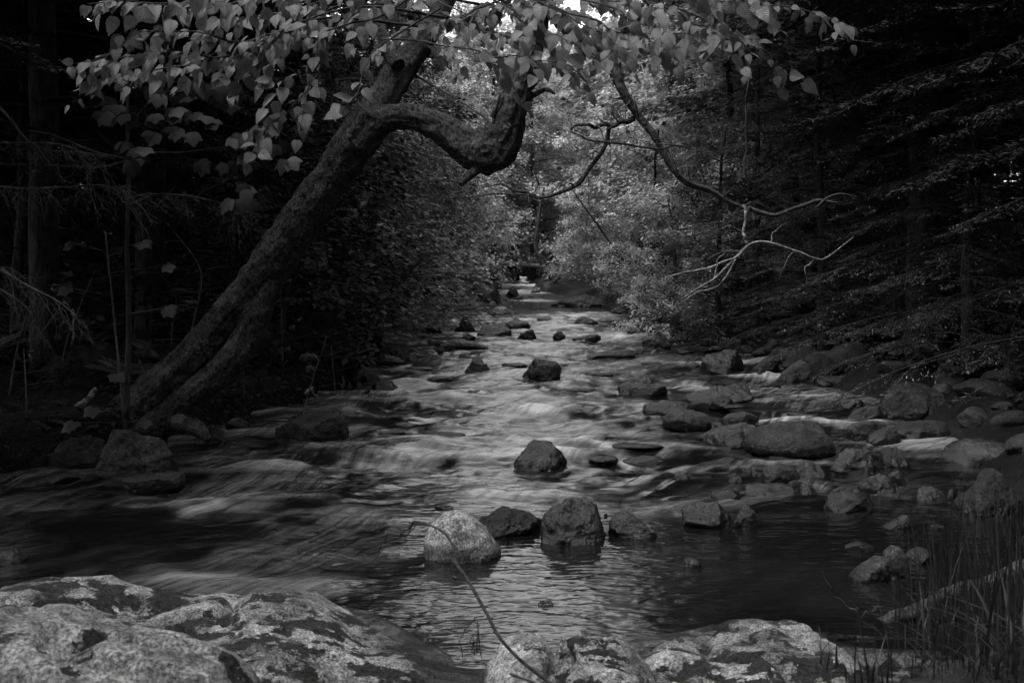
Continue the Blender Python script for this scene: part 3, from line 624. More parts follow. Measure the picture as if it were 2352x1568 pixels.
# ------------------------------------------------------------------ the leaning birch
def path(pts, y0, y1=None):
    n = len(pts); y1 = y0 if y1 is None else y1
    return np.array([V(p[0], p[1], y0+(y1-y0)*i/(n-1)) for i, p in enumerate(pts)])
def limb(mb, pts, ws, y0, y1=None, n=60, seg=20, rough=.12, seed=1, aniso=(2.5, 3), fscale=6, wig=0):
    P = spline(path(pts, y0, y1), n); w_ = np.interp(np.linspace(0, 1, n), np.linspace(0, 1, len(ws)), ws)*(.74 if max(ws) > 36 else .82)
    if wig: P = P+np.stack([vn(np.stack([np.linspace(0, 9, n)+seed*3, 0*np.arange(n)+k, 0*np.arange(n)], -1), seed) for k in range(3)], -1)*wig*np.sin(np.linspace(0, np.pi, n))[:, None]
    mb.tube(P, w_/2/F*P[:, 1], seg, rough, seed, fscale, aniso); return P
BR = empty('leaning_birch', V(330, 985, 8.0))
tag(BR, 'old rough-barked birch leaning over the stream with an elbowed limb and hanging leafy boughs', 'tree')
def child(mb, name, mat, root, uv=False):
    o = mb.build(name, mat, root, uv); 
    return o
BO = np.array(BR.location)
class Off(MB):
    pass
def bch(mb, name, mat, parent=None, uv=False):      # a part of the birch: vertices relative to the birch's base
    mb.v = [v-BO for v in mb.v]; return mb.build(name, mat, parent or BR, uv)
mb = MB()
limb(mb, [(255, 1010), (330, 930), (400, 865), (470, 795), (560, 690), (635, 590), (700, 495), (765, 400), (815, 330), (862, 262)], [190, 135, 112, 112, 118, 128, 122, 112, 118, 120], 8.05, 7.6, 520, 150, .085, 3, (2.2, 2.2), 15)
limb(mb, [(330, 1000), (390, 945), (450, 895), (520, 840), (570, 770), (600, 700), (622, 640)], [120, 90, 84, 90, 90, 80, 30], 7.95, 7.72, 280, 90, .09, 8, (2.2, 2.2), 15)
for P_, W_ in (([(300, 985), (240, 1000), (190, 1000)], [80, 50, 20]), ([(400, 960), (450, 985), (480, 1010)], [80, 50, 22]), ([(290, 960), (260, 950), (215, 975)], [60, 45, 15])):
    limb(mb, P_, W_, 7.9, 7.8, 40, 18, .15, 11, (2.5, 3))
bch(mb, 'trunk', M['bark'])
mb = MB(); limb(mb, [(845, 300), (880, 225), (925, 150), (985, 75), (1025, 0), (1060, -90), (1110, -260), (1130, -500)], [112, 96, 84, 68, 58, 48, 34, 6], 7.62, 8.4, 200, 48, .09, 5, (2.4, 2.4), 8)
limb(mb, [(915, 150), (880, 90), (870, 30), (840, -80), (780, -260)], [46, 34, 30, 26, 14], 7.66, 8.2, 60, 20, .1, 6)
bch(mb, 'upper_limb', M['bark'])
mb = MB()
limb(mb, [(820, 330), (862, 290), (905, 272), (955, 272), (1010, 292), (1060, 325), (1100, 350), (1135, 342), (1160, 305), (1176, 255), (1192, 200), (1212, 145), (1232, 75), (1240, 0), (1248, -100), (1300, -300), (1320, -480)], [96, 94, 78, 76, 88, 104, 120, 128, 108, 90, 80, 73, 66, 58, 48, 30, 6], 7.6, 7.2, 420, 96, .1, 13, (2.2, 2.4), 16)
limb(mb, [(1120, 370), (1092, 392), (1070, 410), (1058, 424)], [34, 26, 22, 14], 7.42, 7.3, 30, 14, .12, 2)
limb(mb, [(1200, 215), (1222, 195), (1245, 170), (1262, 156), (1276, 150)], [26, 20, 15, 14, 10], 7.36, 7.3, 30, 12, .12, 4)
limb(mb, [(1195, 240), (1220, 222), (1248, 208), (1262, 208), (1275, 216)], [22, 15, 12, 11, 6], 7.36, 7.3, 30, 12, .12, 7)
limb(mb, [(1130, 270), (1142, 240), (1150, 215)], [14, 10, 5], 7.32, 7.3, 20, 10, .12, 9)
bch(mb, 'elbowed_limb', M['bark'])
mb = MB()
limb(mb, [(1244, -40), (1275, 40), (1320, 90), (1362, 112), (1400, 145), (1422, 185), (1448, 245), (1485, 300), (1528, 352), (1580, 398), (1625, 430), (1670, 462), (1722, 474), (1780, 490), (1835, 480), (1880, 462), (1925, 466)], [30, 30, 29, 25, 25, 19, 19, 17, 17, 15, 13, 11, 10, 8, 8, 4], 7.2, 6.9, 260, 16, .26, 5, (2, 2), 30, wig=.05)
limb(mb, [(1458, 272), (1430, 282), (1395, 288), (1360, 286), (1325, 292), (1305, 302)], [15, 14, 12, 10, 7, 3], 7.1, 7.0, 40, 9, .15, 3, wig=.02)
limb(mb, [(1398, 290), (1390, 335), (1358, 385), (1330, 420), (1295, 442), (1245, 456), (1215, 448), (1180, 430), (1150, 424), (1110, 430)], [13, 11, 11, 10, 10, 8, 8, 6, 5, 2], 7.1, 7.0, 70, 9, .15, 6, wig=.03)
limb(mb, [(1310, 302), (1350, 320), (1420, 330), (1500, 336), (1560, 338), (1610, 350)], [4, 6, 7, 6, 5, 3], 7.0, 7.0, 50, 7, .12, 8, wig=.02)
limb(mb, [(1240, 457), (1200, 448), (1120, 450), (1060, 452), (1000, 462)], [6, 5, 4, 4, 2], 7.0, 6.9, 40, 6, .12, 9, wig=.02)
limb(mb, [(1875, 478), (1900, 455), (1930, 445), (1970, 452)], [7, 6, 4, 2], 6.9, 6.8, 30, 6, .1, 10)
limb(mb, [(1722, 474), (1714, 500), (1712, 520)], [9, 6, 3], 6.95, 6.95, 16, 6, .1, 12)
rq = np.random.default_rng(4)
for pa, pb in (((1362, 112), (1448, 245)), ((1448, 245), (1528, 352)), ((1528, 352), (1670, 462)), ((1670, 462), (1880, 470)), ((1398, 290), (1330, 420)), ((1330, 420), (1180, 430)), ((1430, 282), (1310, 300))):
    for _ in range(7):
        t = rq.random(); a_0 = np.array(pa)+(np.array(pb)-np.array(pa))*t; dd = rq.normal(0, 1, 2); dd = dd/np.hypot(*dd); ln_ = rq.uniform(12, 60)
        limb(mb, [tuple(a_0), tuple(a_0+dd*ln_*.5+rq.normal(0, 4, 2)), tuple(a_0+dd*ln_+rq.normal(0, 6, 2))], [4.5, 3, 1.2], 7.0, 7.0+rq.normal(0, .2), 8, 5, .1, 3)
bch(mb, 'drooping_limb', M['bark3'])
mb = MB(); limb(mb, [(1688, 95), (1712, 140), (1720, 190), (1714, 250), (1718, 320), (1708, 380), (1722, 420), (1750, 450)], [8, 9, 7, 6, 5, 5, 4, 2], 6.4, 6.6, 70, 7, .1, 5, wig=.02)
limb(mb, [(1560, 20), (1620, 45), (1688, 97)], [8, 8, 8], 6.6, 6.4, 20, 7); bch(mb, 'hanging_twig', M['bark3'])

# boughs: a bark twig and the leaves that hang from it (photo polyline, distance, leaf density, width)
BOUGH = [
 ([(1120, -60), (900, -20), (700, -5), (560, 0), (420, 8), (300, 2), (200, 10)], 5.3, 4.7, 1.0, 12),
 ([(1020, 40), (860, 18), (740, 38), (640, 80), (540, 88), (430, 70), (350, 72), (275, 78)], 5.6, 4.8, 1.0, 9),
 ([(960, 60), (800, 45), (700, 55), (600, 100), (500, 125), (380, 118), (270, 132), (160, 148)], 5.5, 4.9, 1.1, 9),
 ([(900, 10), (760, 20), (680, 70), (590, 125), (480, 142), (360, 158), (270, 172), (212, 188)], 5.8, 5.0, 1.0, 8),
 ([(980, -30), (870, 40), (800, 60), (735, 90), (728, 150), (705, 205), (660, 250), (620, 285), (566, 300)], 5.4, 4.9, .95, 7),
 ([(720, 165), (690, 175), (640, 180), (610, 192)], 5.15, 5.0, .9, 4),
 ([(1010, 20), (930, 70), (870, 115), (838, 160), (825, 200), (800, 232), (770, 238)], 5.2, 4.7, .5, 7),
 ([(1100, 10), (980, -10), (860, -20), (720, 10), (640, 30), (540, 40), (470, 55)], 6.0, 5.3, .9, 8),
 ([(880, 90), (940, 95), (1020, 110), (1110, 122), (1190, 128), (1260, 140), (1335, 158)], 5.6, 5.2, .85, 7),
 ([(1240, -50), (1160, 0), (1080, 30), (1000, 45), (920, 70)], 6.3, 5.6, .9, 9),
 ([(1240, -40), (1270, 20), (1350, 45), (1430, 70), (1500, 95), (1560, 108)], 5.9, 5.2, 1.2, 9),
 ([(1180, -30), (1260, 20), (1340, 62), (1400, 88), (1400, 120), (1370, 140), (1350, 148)], 5.3, 4.8, .7, 6),
 ([(1300, -40), (1420, -10), (1500, 12), (1580, 42), (1650, 62), (1700, 82), (1735, 96)], 5.5, 5.0, 1.2, 9),
 ([(1330, -60), (1500, -30), (1640, 0), (1740, 0), (1830, 18), (1900, 40), (1950, 62)], 6.1, 5.7, .8, 8),
 ([(1300, -10), (1400, 20), (1480, 62), (1560, 72), (1640, 92), (1660, 98)], 5.8, 5.1, 1.1, 7),
 ([(1100, -20), (1180, 30), (1240, 60), (1300, 90), (1340, 100)], 5.9, 5.4, 1.1, 6),
 ([(1690, 70), (1730, 105), (1775, 135), (1800, 165), (1842, 180)], 5.2, 4.9, .45, 4),
 ([(1000, 0), (1050, 30), (1100, 60), (1160, 80), (1200, 90)], 6.2, 5.6, 1.0, 6),
 ([(820, -40), (700, -30), (600, -20), (500, -15), (400, -20)], 5.0, 4.6, .9, 8),
 ([(1050, -50), (1130, -20), (1190, 0), (1260, 10), (1330, 30)], 6.4, 5.8, 1.2, 6),
 ([(1400, -60), (1340, -30), (1260, -15), (1180, 5), (1120, 30)], 6.6, 6.0, 1.2, 6),
 ([(1250, -70), (1350, -25), (1430, 5), (1490, 35)], 6.5, 5.9, 1.2, 6),
 ([(1500, -60), (1560, -20), (1640, -10), (1700, 10), (1760, 20)], 5.2, 4.9, .9, 7),
]
rl = np.random.default_rng(31)
def add_leaves(lf, P, dens, L0=.094, side=.35):
    seglen = np.linalg.norm(np.diff(P, axis=0), axis=1).sum(); n = max(3, int(seglen/.036*dens)); t = np.linspace(.22, 1, n)*(len(P)-1-1e-6)
    i = t.astype(int); p = P[i]+(P[np.minimum(i+1, len(P)-1)]-P[i])*(t-i)[:, None]; tg = norm(np.gradient(P, axis=0))[i]
    sd_ = norm(np.cross(tg, [0, 0, 1]))*np.where(np.arange(n) % 2, 1, -1)[:, None]
    ax = norm(tg*.6+sd_*side+np.array([0, 0, -.85])*rl.uniform(.2, 1.15, (n, 1))+rl.normal(0, .34, (n, 3)))
    nr = norm(np.array([-.25, -1.0, .6])+rl.normal(0, .6, (n, 3)))
    L = L0*rl.uniform(.5, 1.18, n); pos = p+ax*.012+sd_*.01
    leaves(lf, TB, pos, ax, nr, L, L*rl.uniform(.62, .78, n))
for pts, ya, yb, dens, wd in BOUGH:
    tw, lf = MB(), MB(); P = limb(tw, pts, [wd, wd*.7, wd*.5, 2], ya, yb, 60, 6, .1, 5, wig=.02)
    add_leaves(lf, P[8:], dens*.9)
    L = np.linalg.norm(np.diff(P, axis=0), axis=1).sum(); ns = int(L/.17*min(dens, 1))
    for kk in range(ns):
        t = (kk+.5)/ns; i = int((.1+.85*t)*59); tg = norm(P[min(i+1, 59)]-P[i-1]); s_ = 1 if kk % 2 else -1
        dr_ = norm(tg*.8+np.cross(tg, [0, 0, 1])*s_*.9+np.array([0, 0, -.12])); l = rl.uniform(.16, .38)*(1-.4*t)
        if dens < .6: l *= .45
        q = P[i]+dr_*np.linspace(0, l, 8)[:, None]+np.array([0, 0, -.35])*(np.linspace(0, l, 8)[:, None]**2)/max(l, .1)
        tw.tube(q, np.linspace(.0028, .001, 8), 4); add_leaves(lf, q, dens*.8, .092)
    b_ = bch(tw, 'bough', M['bark3']); lf.v = [v-BO for v in lf.v]; lf.build('leaves', M['birchleaf'], b_, uv=True)

# ------------------------------------------------------------------ forest prototypes
def crown_deciduous(seed, h=8., spread=2.4, nb=26, leafn=7000, leafL=.085, lo=.12, flat=.6, skew=0.):
    """trunk mesh and crown mesh of a broadleaf tree: flat sprays of leaves held along rising limbs"""
    r = np.random.default_rng(seed); tr, lf = MB(), MB()
    tz = np.linspace(0, h, 14); bend = np.cumsum(r.normal(0, .06, (14, 2)), axis=0)*np.linspace(0, 1, 14)[:, None]
    T = np.stack([bend[:, 0]+skew*(tz/h)**1.4, bend[:, 1], tz], -1); tr.tube(spline(T, 40), np.linspace(.0125*h, .003*h, 40)+.01, 10, .12, seed, 5, (2, 3))
    per = leafn//nb
    for k in range(nb):
        u = lo+(1-lo)*(k+r.uniform(0, 1))/nb; z = u*h; b0 = np.array([np.interp(z, tz, T[:, 0]), np.interp(z, tz, T[:, 1]), z])
        a = k*2.4+r.uniform(-.5, .5); ln = spread*(1.05-.55*u)*r.uniform(.65, 1.2); d = np.array([math.cos(a), math.sin(a), 0])
        t = np.linspace(0, 1, 10)[:, None]; q = b0+d*ln*t+np.array([0, 0, 1])*(ln*.35*t-ln*.28*t*t)+r.normal(0, .03, (10, 3))*t; tr.tube(q, np.linspace(.018, .004, 10), 5)
        ns = 7; sp = []
        for s_ in range(ns):
            ts = .25+.75*(s_+r.uniform(0, 1))/ns; i = min(int(ts*9), 8); o = q[i]; a2 = a+r.choice([-1, 1])*r.uniform(.4, 1.2); l2 = ln*.42*r.uniform(.5, 1.1)
            d2 = np.array([math.cos(a2), math.sin(a2), r.uniform(-.35, .4)]); q2 = o+d2*l2*np.linspace(0, 1, 5)[:, None]; tr.tube(q2, np.linspace(.006, .002, 5), 3); sp.append((o, d2, l2))
        m = per; c = r.integers(0, ns, m); O = np.array([sp[i][0] for i in c]); D2 = np.array([sp[i][1] for i in c]); L2 = np.array([sp[i][2] for i in c])
        t = r.uniform(.1, 1.1, m); lat = norm(np.cross(D2, [0, 0, 1])); pp = O+D2*(L2*t)[:, None]+lat*(r.normal(0, .16, m)*L2)[:, None]+np.array([0, 0, 1])*(r.normal(-.03, .10, m)-.12*np.abs(r.normal(0, .5, m)))[:, None]
        ax = norm(D2*.7+lat*r.normal(0, .8, m)[:, None]+np.array([0, 0, -.3])); nr = norm(np.array([0, 0, 1])+r.normal(0, flat, (m, 3)))
        L = leafL*r.uniform(.6, 1.25, m); leaves(lf, T1, pp, ax, nr, L, L*.6)
    return tr.mesh('tree_trunk'), lf.mesh('tree_crown')
def crown_conifer(seed, h=11., spread=2.2, nb=60, lo=.08, needles=26000, nl=.03, tips=600, droop=.35, nw=.24):
    r = np.random.default_rng(seed); tr, lf, tp = MB(), MB(), MB()
    T = np.stack([np.zeros(12), np.zeros(12), np.linspace(0, h, 12)], -1)+np.cumsum(r.normal(0, .03, (12, 3)), 0)*np.array([1, 1, 0]); tr.tube(spline(T, 36), np.linspace(.009*h, .006, 36)+.02, 12, .1, seed, 5, (2, 3))
    per = needles//nb; tipn = tips//nb
    for k in range(nb):
        u = lo+(1-lo)*((k+r.uniform(0, 1))/nb)**1.15; z = u*h; a = k*2.39996+r.uniform(-.4, .4); ln = spread*(1-u)**.7*r.uniform(.7, 1.15)+.15
        d = np.array([math.cos(a), math.sin(a), 0]); t = np.linspace(0, 1, 9)[:, None]; b0 = np.array([np.interp(z, T[:, 2], T[:, 0]), np.interp(z, T[:, 2], T[:, 1]), z])
        q = b0+d*ln*t+np.array([0, 0, 1])*(ln*.12*t-ln*droop*t*t); tr.tube(q, np.linspace(.016, .003, 9), 4)
        ns = 14; sp = []
        lat = np.cross(d, [0, 0, 1.])
        for s_ in range(ns):
            ts = .12+.86*(s_+.5)/ns; i = min(int(ts*8), 7); o = q[i]+(q[i+1]-q[i])*(ts*8-i); sg = 1 if s_ % 2 else -1; l2 = ln*.42*(1.1-ts*.75)*r.uniform(.7, 1.2)
            d2 = norm(d*.75+lat*sg*.8+np.array([0, 0, -.22-.2*r.random()])); tr.tube(o+d2*l2*np.linspace(0, 1, 4)[:, None], [.004, .003, .002, .001], 3); sp.append((o, d2, l2))
        sp.append((b0+d*ln*.2, d, ln*.8))
        c = r.integers(0, len(sp), per); O = np.array([sp[i][0] for i in c]); D2 = np.array([sp[i][1] for i in c]); L2 = np.array([sp[i][2] for i in c])
        tt = r.uniform(.05, 1., per); la = norm(np.cross(D2, [0, 0, 1.])); sgn = r.choice([-1, 1], per)
        st = r.uniform(0, 1, per)**.7*.14*(1.1-tt)                    # small side shoots
        pp = O+D2*(L2*tt)[:, None]+(la*sgn[:, None]+D2*.6)*(st*1.0)[:, None]+np.array([0, 0, -1])*(st*.25)[:, None]
        ax = norm(D2*.6+la*(sgn*r.uniform(.3, 1.1, per))[:, None]+r.normal(0, .25, (per, 3))); nr = norm(np.array([0, 0, 1])+r.normal(0, .4, (per, 3)))
        leaves(lf, T1, pp, ax, nr, nl*r.uniform(.7, 1.3, per), nl*nw)
        if tipn:
            c = r.integers(0, len(sp), tipn); O = np.array([sp[i][0]+sp[i][1]*sp[i][2]*r.uniform(.5, 1.05) for i in c]); O += r.normal(0, .05, O.shape)*np.array([1, 1, .5])
            for sg in range(2): leaves(tp, T6, O, norm(r.normal(0, .5, O.shape)+np.array([0, 0, -1.])), r.normal(0, 1, O.shape), .022, .015)
    return tr.mesh('conifer_trunk'), lf.mesh('conifer_crown'), (tp.mesh('new_growth') if tips else None)
DEC = [crown_deciduous(101, 7.5, 2.6, 34, 20000, .10), crown_deciduous(102, 9., 2.4, 38, 20000, .10, lo=.18), crown_deciduous(103, 6., 2.2, 28, 14000, .10, lo=.06, skew=.7), crown_deciduous(104, 10., 3., 38, 22000, .10, lo=.2)]
SHR = [crown_deciduous(201, 2.6, 1.7, 24, 3800, .10, lo=.05, skew=.5, flat=.4), crown_deciduous(202, 3.4, 1.8, 26, 4400, .105, lo=.05, flat=.4), crown_deciduous(203, 1.5, 1.1, 18, 2000, .085, lo=.03, flat=.4)]
CON = [crown_conifer(301, 11, 2.8, 80, .06, 110000, .036, 1900), crown_conifer(302, 9, 2.4, 64, .05, 80000, .038, 0, .3)]
TALL = [crown_deciduous(401, 15., 4.2, 40, 26000, .17, lo=.30, flat=.4), crown_conifer(402, 17, 3.8, 90, .16, 190000, .075, 0, nw=.34)[:2]]
rt = np.random.default_rng(77); MATD = {}
def variant(me, mat):                  # the same mesh datablock with another material
    key = (me.name, mat.name)
    if key not in MATD:
        c = me.copy(); c.materials.clear(); c.materials.append(mat); MATD[key] = c
    return MATD[key]
def plant(proto, x, y, sc_, rz, label, cat, group=None, leaf='midleaf', bark='bark2', name='leafy_tree', z=None, tilt=(0, 0), tip=False, sz=1.):
    z = float(ground(np.array([x]), np.array([y]))[0])-.06 if z is None else z
    e = empty(name, (x, y, z)); e.rotation_euler = (tilt[0], tilt[1], rz); e.scale = (sc_, sc_, sc_*sz); tag(e, label, cat, group)
    for me, nm, mt in ((proto[0], 'trunk', bark), (proto[1], 'crown', leaf)):
        o = bpy.data.objects.new(nm, variant(me, M[mt])); COL.objects.link(o); o.parent = e
    if tip and len(proto) > 2 and proto[2]:
        o = bpy.data.objects.new('new_growth', variant(proto[2], M['tip'])); COL.objects.link(o); o.parent = e
    return e
def X(vx, y): return (vx-CX)/F*y
# shrubs and small trees leaning over the left side of the rapids
for i, (vx, y, s_, lab, pr, lf) in enumerate([
    (640, 11.5, 1.0, 'dim leafy shrub right behind the leaning trunk', 0, 'darkleaf'), (720, 13.2, 1.1, 'leafy shrub hanging low over the left rapids', 0, 'midleaf'),
    (800, 15.5, 1.2, 'dense shrub above the left mossy bank', 1, 'midleaf'), (850, 18.5, 1.2, 'fine-leaved shrub beside the left bend', 0, 'midleaf'),
    (900, 22, 1.3, 'shrub overhanging the calm pool from the left', 1, 'midleaf'), (960, 26, 1.4, 'light-edged shrub left of the calm pool', 0, 'farleaf'),
    (1010, 31, 1.4, 'bright-tipped shrub over the log at the calm pool', 1, 'midleaf'), (1040, 37, 1.5, 'shrub left of the far cascade', 0, 'farleaf'),
    (560, 13, 1.1, 'dark shrub deep behind the leaning trunk', 1, 'darkleaf')]):
    plant(SHR[pr], X(vx, y), y, s_, i*1.7, lab, 'shrub', 'shrubs along the left bank', lf, name='leafy_shrub')
for i, (vx, y, s_, lab, pr, lf) in enumerate([
    (760, 17, .8, 'small tree with layered sprays behind the elbow of the birch', 2, 'midleaf'), (840, 22, .85, 'layered tree seen under the arch of the elbowed limb', 0, 'midleaf'),
    (930, 27, .9, 'tree with fine layered leaves left of the stream gap', 1, 'midleaf'), (1000, 33, .95, 'sun-touched tree at the left edge of the stream gap', 0, 'farleaf'),
    (690, 21, 1.0, 'shadowed tree behind the birch trunk', 1, 'midleaf'), (600, 16, .8, 'dark understory tree left of the birch fork', 0, 'darkleaf'),
    (880, 36, 1.1, 'tall tree behind the left shrubs', 3, 'midleaf'), (1050, 42, 1.0, 'bright tree closing the left side of the far gap', 2, 'farleaf')]):
    plant(DEC[pr], X(vx, y), y, s_, 2+i*2.1, lab, 'tree', 'broadleaf trees on the left bank', lf)
# right of the gap
for i, (vx, y, s_, lab, pr, lf) in enumerate([
    (1340, 36, .7, 'low leafy tree right of the far cascade', 2, 'farleaf'), (1400, 30, .62, 'young leafy tree over the long pale slab', 0, 'midleaf'),
    (1480, 25, .6, 'young layered tree above the upper right bank', 2, 'midleaf'), (1560, 28, .85, 'slender leafy tree among the bright trunks', 1, 'farleaf'),
    (1620, 23, .62, 'thin leafy tree with small dim leaves on the right bank', 0, 'midleaf'), (1450, 38, 1., 'sunlit tree crown right of the centre', 1, 'farleaf'),
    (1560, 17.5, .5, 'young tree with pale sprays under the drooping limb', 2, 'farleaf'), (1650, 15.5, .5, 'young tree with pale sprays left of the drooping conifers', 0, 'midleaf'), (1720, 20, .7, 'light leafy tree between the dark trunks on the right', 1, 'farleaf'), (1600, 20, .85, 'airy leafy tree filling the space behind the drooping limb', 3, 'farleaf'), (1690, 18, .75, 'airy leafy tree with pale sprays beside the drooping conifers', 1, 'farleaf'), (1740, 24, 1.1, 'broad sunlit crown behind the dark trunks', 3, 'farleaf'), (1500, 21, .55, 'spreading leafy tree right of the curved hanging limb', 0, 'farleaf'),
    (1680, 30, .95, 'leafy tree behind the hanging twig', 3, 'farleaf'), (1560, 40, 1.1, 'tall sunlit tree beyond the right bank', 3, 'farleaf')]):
    plant(DEC[pr], X(vx, y), y, s_, 1+i*1.3, lab, 'tree', 'broadleaf trees on the right bank', lf)
for i, (vx, y, s_, lab, pr, lf) in enumerate([
    (1420, 27, .9, 'low shrub just above the long pale mossy slab', 2, 'midleaf'), (1500, 23, .9, 'dark-leaved shrub behind the round shore boulder', 2, 'midleaf'),
    (1580, 21.5, .9, 'shrub behind the moss-topped block', 0, 'darkleaf'), (1380, 33, 1., 'shrub beside the leaning far trunk', 0, 'midleaf'),
    (1660, 19.5, .8, 'small shadowed shrub above the moss-topped block', 2, 'darkleaf'), (1750, 18, .9, 'thin shrub on the dark right bank', 0, 'darkleaf'),(1320, 40, 1.2, 'shrub at the foot of the leaning far trunk', 2, 'farleaf')]):
    plant(SHR[pr], X(vx, y), y, s_, i*2.3, lab, 'shrub', 'shrubs along the right bank', lf, name='leafy_shrub')
# the bright wood at the end of the stream
for i in range(46):
    y = rt.uniform(44, 62); vx = 880+i*21+rt.uniform(-25, 25); 
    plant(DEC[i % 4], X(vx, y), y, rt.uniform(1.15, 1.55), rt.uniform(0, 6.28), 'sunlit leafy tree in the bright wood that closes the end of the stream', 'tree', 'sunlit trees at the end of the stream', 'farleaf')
# tall trees either side; canopy trees out of view added to shade the banks
tall = [(-4.35, 12.0, .95, 'thick straight dark trunk left of the leaning birch'), (-7.2, 14, 1., 'tall dark tree at the far left behind dead twigs'), (-5.6, 8.0, .8, 'tall tree in the shadows at the left edge'),
        (-8.5, 10, 1., 'dark tree deep in the left wood'), (-6.2, 18, 1., 'dark tree behind the thick straight trunk'), (-9.5, 19, 1.1, 'distant dark tree in the left wood'), (-4.9, 24, .9, 'dark tree seen past the birch fork'),
        (-7.5, 26, 1., 'tall tree at the back of the left wood'), (-11, 14, 1.1, 'broad dark tree beyond the left edge'), (-6.0, 5.6, .85, 'unseen canopy tree added for shade outside the left edge'), (-5.9, 7.1, .8, 'tree spreading its dark crown above the dead boughs'), (-4.6, 9.9, .85, 'dark tree rising behind the goosefoot tree')]
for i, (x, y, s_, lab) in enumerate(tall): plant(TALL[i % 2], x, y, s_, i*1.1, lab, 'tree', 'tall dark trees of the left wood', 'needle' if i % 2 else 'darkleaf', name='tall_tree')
tall = [(4.6, 16.5, .8, 'short thick dark trunk standing above the right bank rocks', 0), (6.8, 14.5, .9, 'dark trunk behind the drooping conifer', 1), (6.4, 11.5, .9, 'thick trunk in the dark at the right', 1), (5.4, 9.3, .85, 'black trunk nearest the right boulders', 1),
        (7.6, 17, 1., 'dark trunk against the pale glade on the right', 1), (5.0, 21, .85, 'straight trunk between the bright gaps right of centre', 0), (6.4, 25, .9, 'tall trunk in the lit right wood', 0), (8.6, 13, 1., 'tall tree at the right edge', 1),
        (4.9, 6.4, .8, 'unseen canopy tree added for shade outside the right edge', 1), (7.4, 8.2, .9, 'unseen canopy tree added to shade the right side', 1), (4.4, 4.2, .75, 'unseen canopy tree added for shade beside the grassy corner', 0), (5.6, 9.8, .8, 'broad-crowned tree shading the right boulders', 0), (5.2, 12.6, .85, 'broad-crowned tree behind the great dark dome', 0), (4.7, 8.4, .85, 'dark-stemmed tree added to shade the right shallows with its crown', 0), (4.5, 10.9, .9, 'dark-stemmed tree added for shade among the drooping conifers', 0), (6.2, 5.2, .8, 'unseen canopy tree added for shade beyond the grassy corner', 0)]
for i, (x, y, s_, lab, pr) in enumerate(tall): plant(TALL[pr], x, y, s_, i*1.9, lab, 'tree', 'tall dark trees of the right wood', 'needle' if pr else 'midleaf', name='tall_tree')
# conifers with drooping sprays on the right
for i, (x, y, s_, lab, pr, tp) in enumerate([
    (4.9, 10.6, .78, 'drooping conifer with pale fresh tips over the right boulders', 0, True), (5.1, 13.6, .75, 'conifer with pale fresh tips behind the tilted slab', 0, True),
    (5.3, 8.2, .85, 'nearest dark conifer reaching in from the right edge', 0, True), (6.1, 11.5, 1.15, 'tall dense conifer filling the upper right', 0, True),
    (7.2, 18.5, .8, 'fine dark conifer left of the drooping ones', 1, False), (3.9, 12.6, .5, 'small hemlock with glinting sprays over the right boulders', 0, True), (3.7, 15.2, .5, 'small hemlock with glinting sprays beside the moss-topped block', 0, True), (4.4, 9.6, .5, 'low hemlock reaching toward the huge oval boulder', 0, True), (5.9, 16, .95, 'dark feathery conifer behind the drooping one', 1, False),
    (7.6, 10, 1.2, 'black conifer at the right edge of the wood', 1, False), (6.9, 20, .9, 'dark conifer against the bright gap on the right', 1, False), (7.8, 23, .7, 'slim conifer above the moss-topped block', 1, False)]):
    plant(CON[pr], x, y, s_, i*1.3+.5, lab, 'tree', 'conifers on the right bank', 'hemlock' if pr == 0 else 'needle', name='conifer', tip=tp, sz=1.15)
for i, (x, y, s_, lab) in enumerate([(-5.6, 11.3, .75, 'dim conifer left of the thick straight trunk'), (-6.6, 9.4, .7, 'shadowy conifer at the left edge'), (-3.6, 15, .6, 'dim feathery conifer behind the leaning trunk'), (-5.2, 16.5, .8, 'dark conifer filling the left background'), (-8, 13, .9, 'black conifer at the far left'), (-3.9, 19.5, .7, 'feathery conifer under the birch fork'), (-7.2, 21, 1., 'dark conifer at the back of the left wood')]):
    plant(CON[1], x, y, s_, i*1.7, lab, 'tree', 'conifers in the left wood', 'needle', name='conifer')
# woodland behind the rows of trees one can tell apart
def wood(seed, n, dmin, dmax, xin, h, lmin, lmax, mat, name, label, side=0, amax=.95, back=False):
    r = np.random.default_rng(seed); mbf = MB(); a = r.uniform(-amax, amax, n); d = r.uniform(dmin, dmax, n); x = np.sin(a)*d; y = np.cos(a)*d*(-1 if back else 1)
    keep = (np.abs(x-.3) > xin) & (side*x >= 0); x, y, a = x[keep], y[keep], a[keep]; n = len(x); z = ground(x, y)+r.uniform(0, 1, n)**.85*(h*(.8+.2*np.sin(a*31)+.12*np.sin(a*83)))
    q = np.stack([x*.6, y*.6, z*1.1], -1); k2 = vn(q, seed) > (-.25 if not side else -.7); x, y, z = x[k2], y[k2], z[k2]; n = len(x)
    leaves(mbf, T1, np.stack([x, y, z], -1), norm(r.normal(0, 1, (n, 3))*np.array([1, 1, .4])), norm(np.array([0, -.3, 1])+r.normal(0, .5, (n, 3))), r.uniform(lmin, lmax, n), r.uniform(lmin, lmax, n)*.6)
    o = mbf.build(name, M[mat]); recenter(o, (0 if not side else side*12., 25., 1.)); tag(o, label, 'woodland', kind='stuff')
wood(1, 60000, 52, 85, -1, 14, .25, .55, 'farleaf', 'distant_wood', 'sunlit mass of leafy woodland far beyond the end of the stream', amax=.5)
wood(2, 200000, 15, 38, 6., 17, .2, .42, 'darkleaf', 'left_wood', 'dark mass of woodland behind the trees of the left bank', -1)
wood(3, 170000, 17, 38, 6.8, 17, .2, .42, 'darkleaf', 'right_wood', 'dark mass of woodland behind the trees of the right bank', 1)

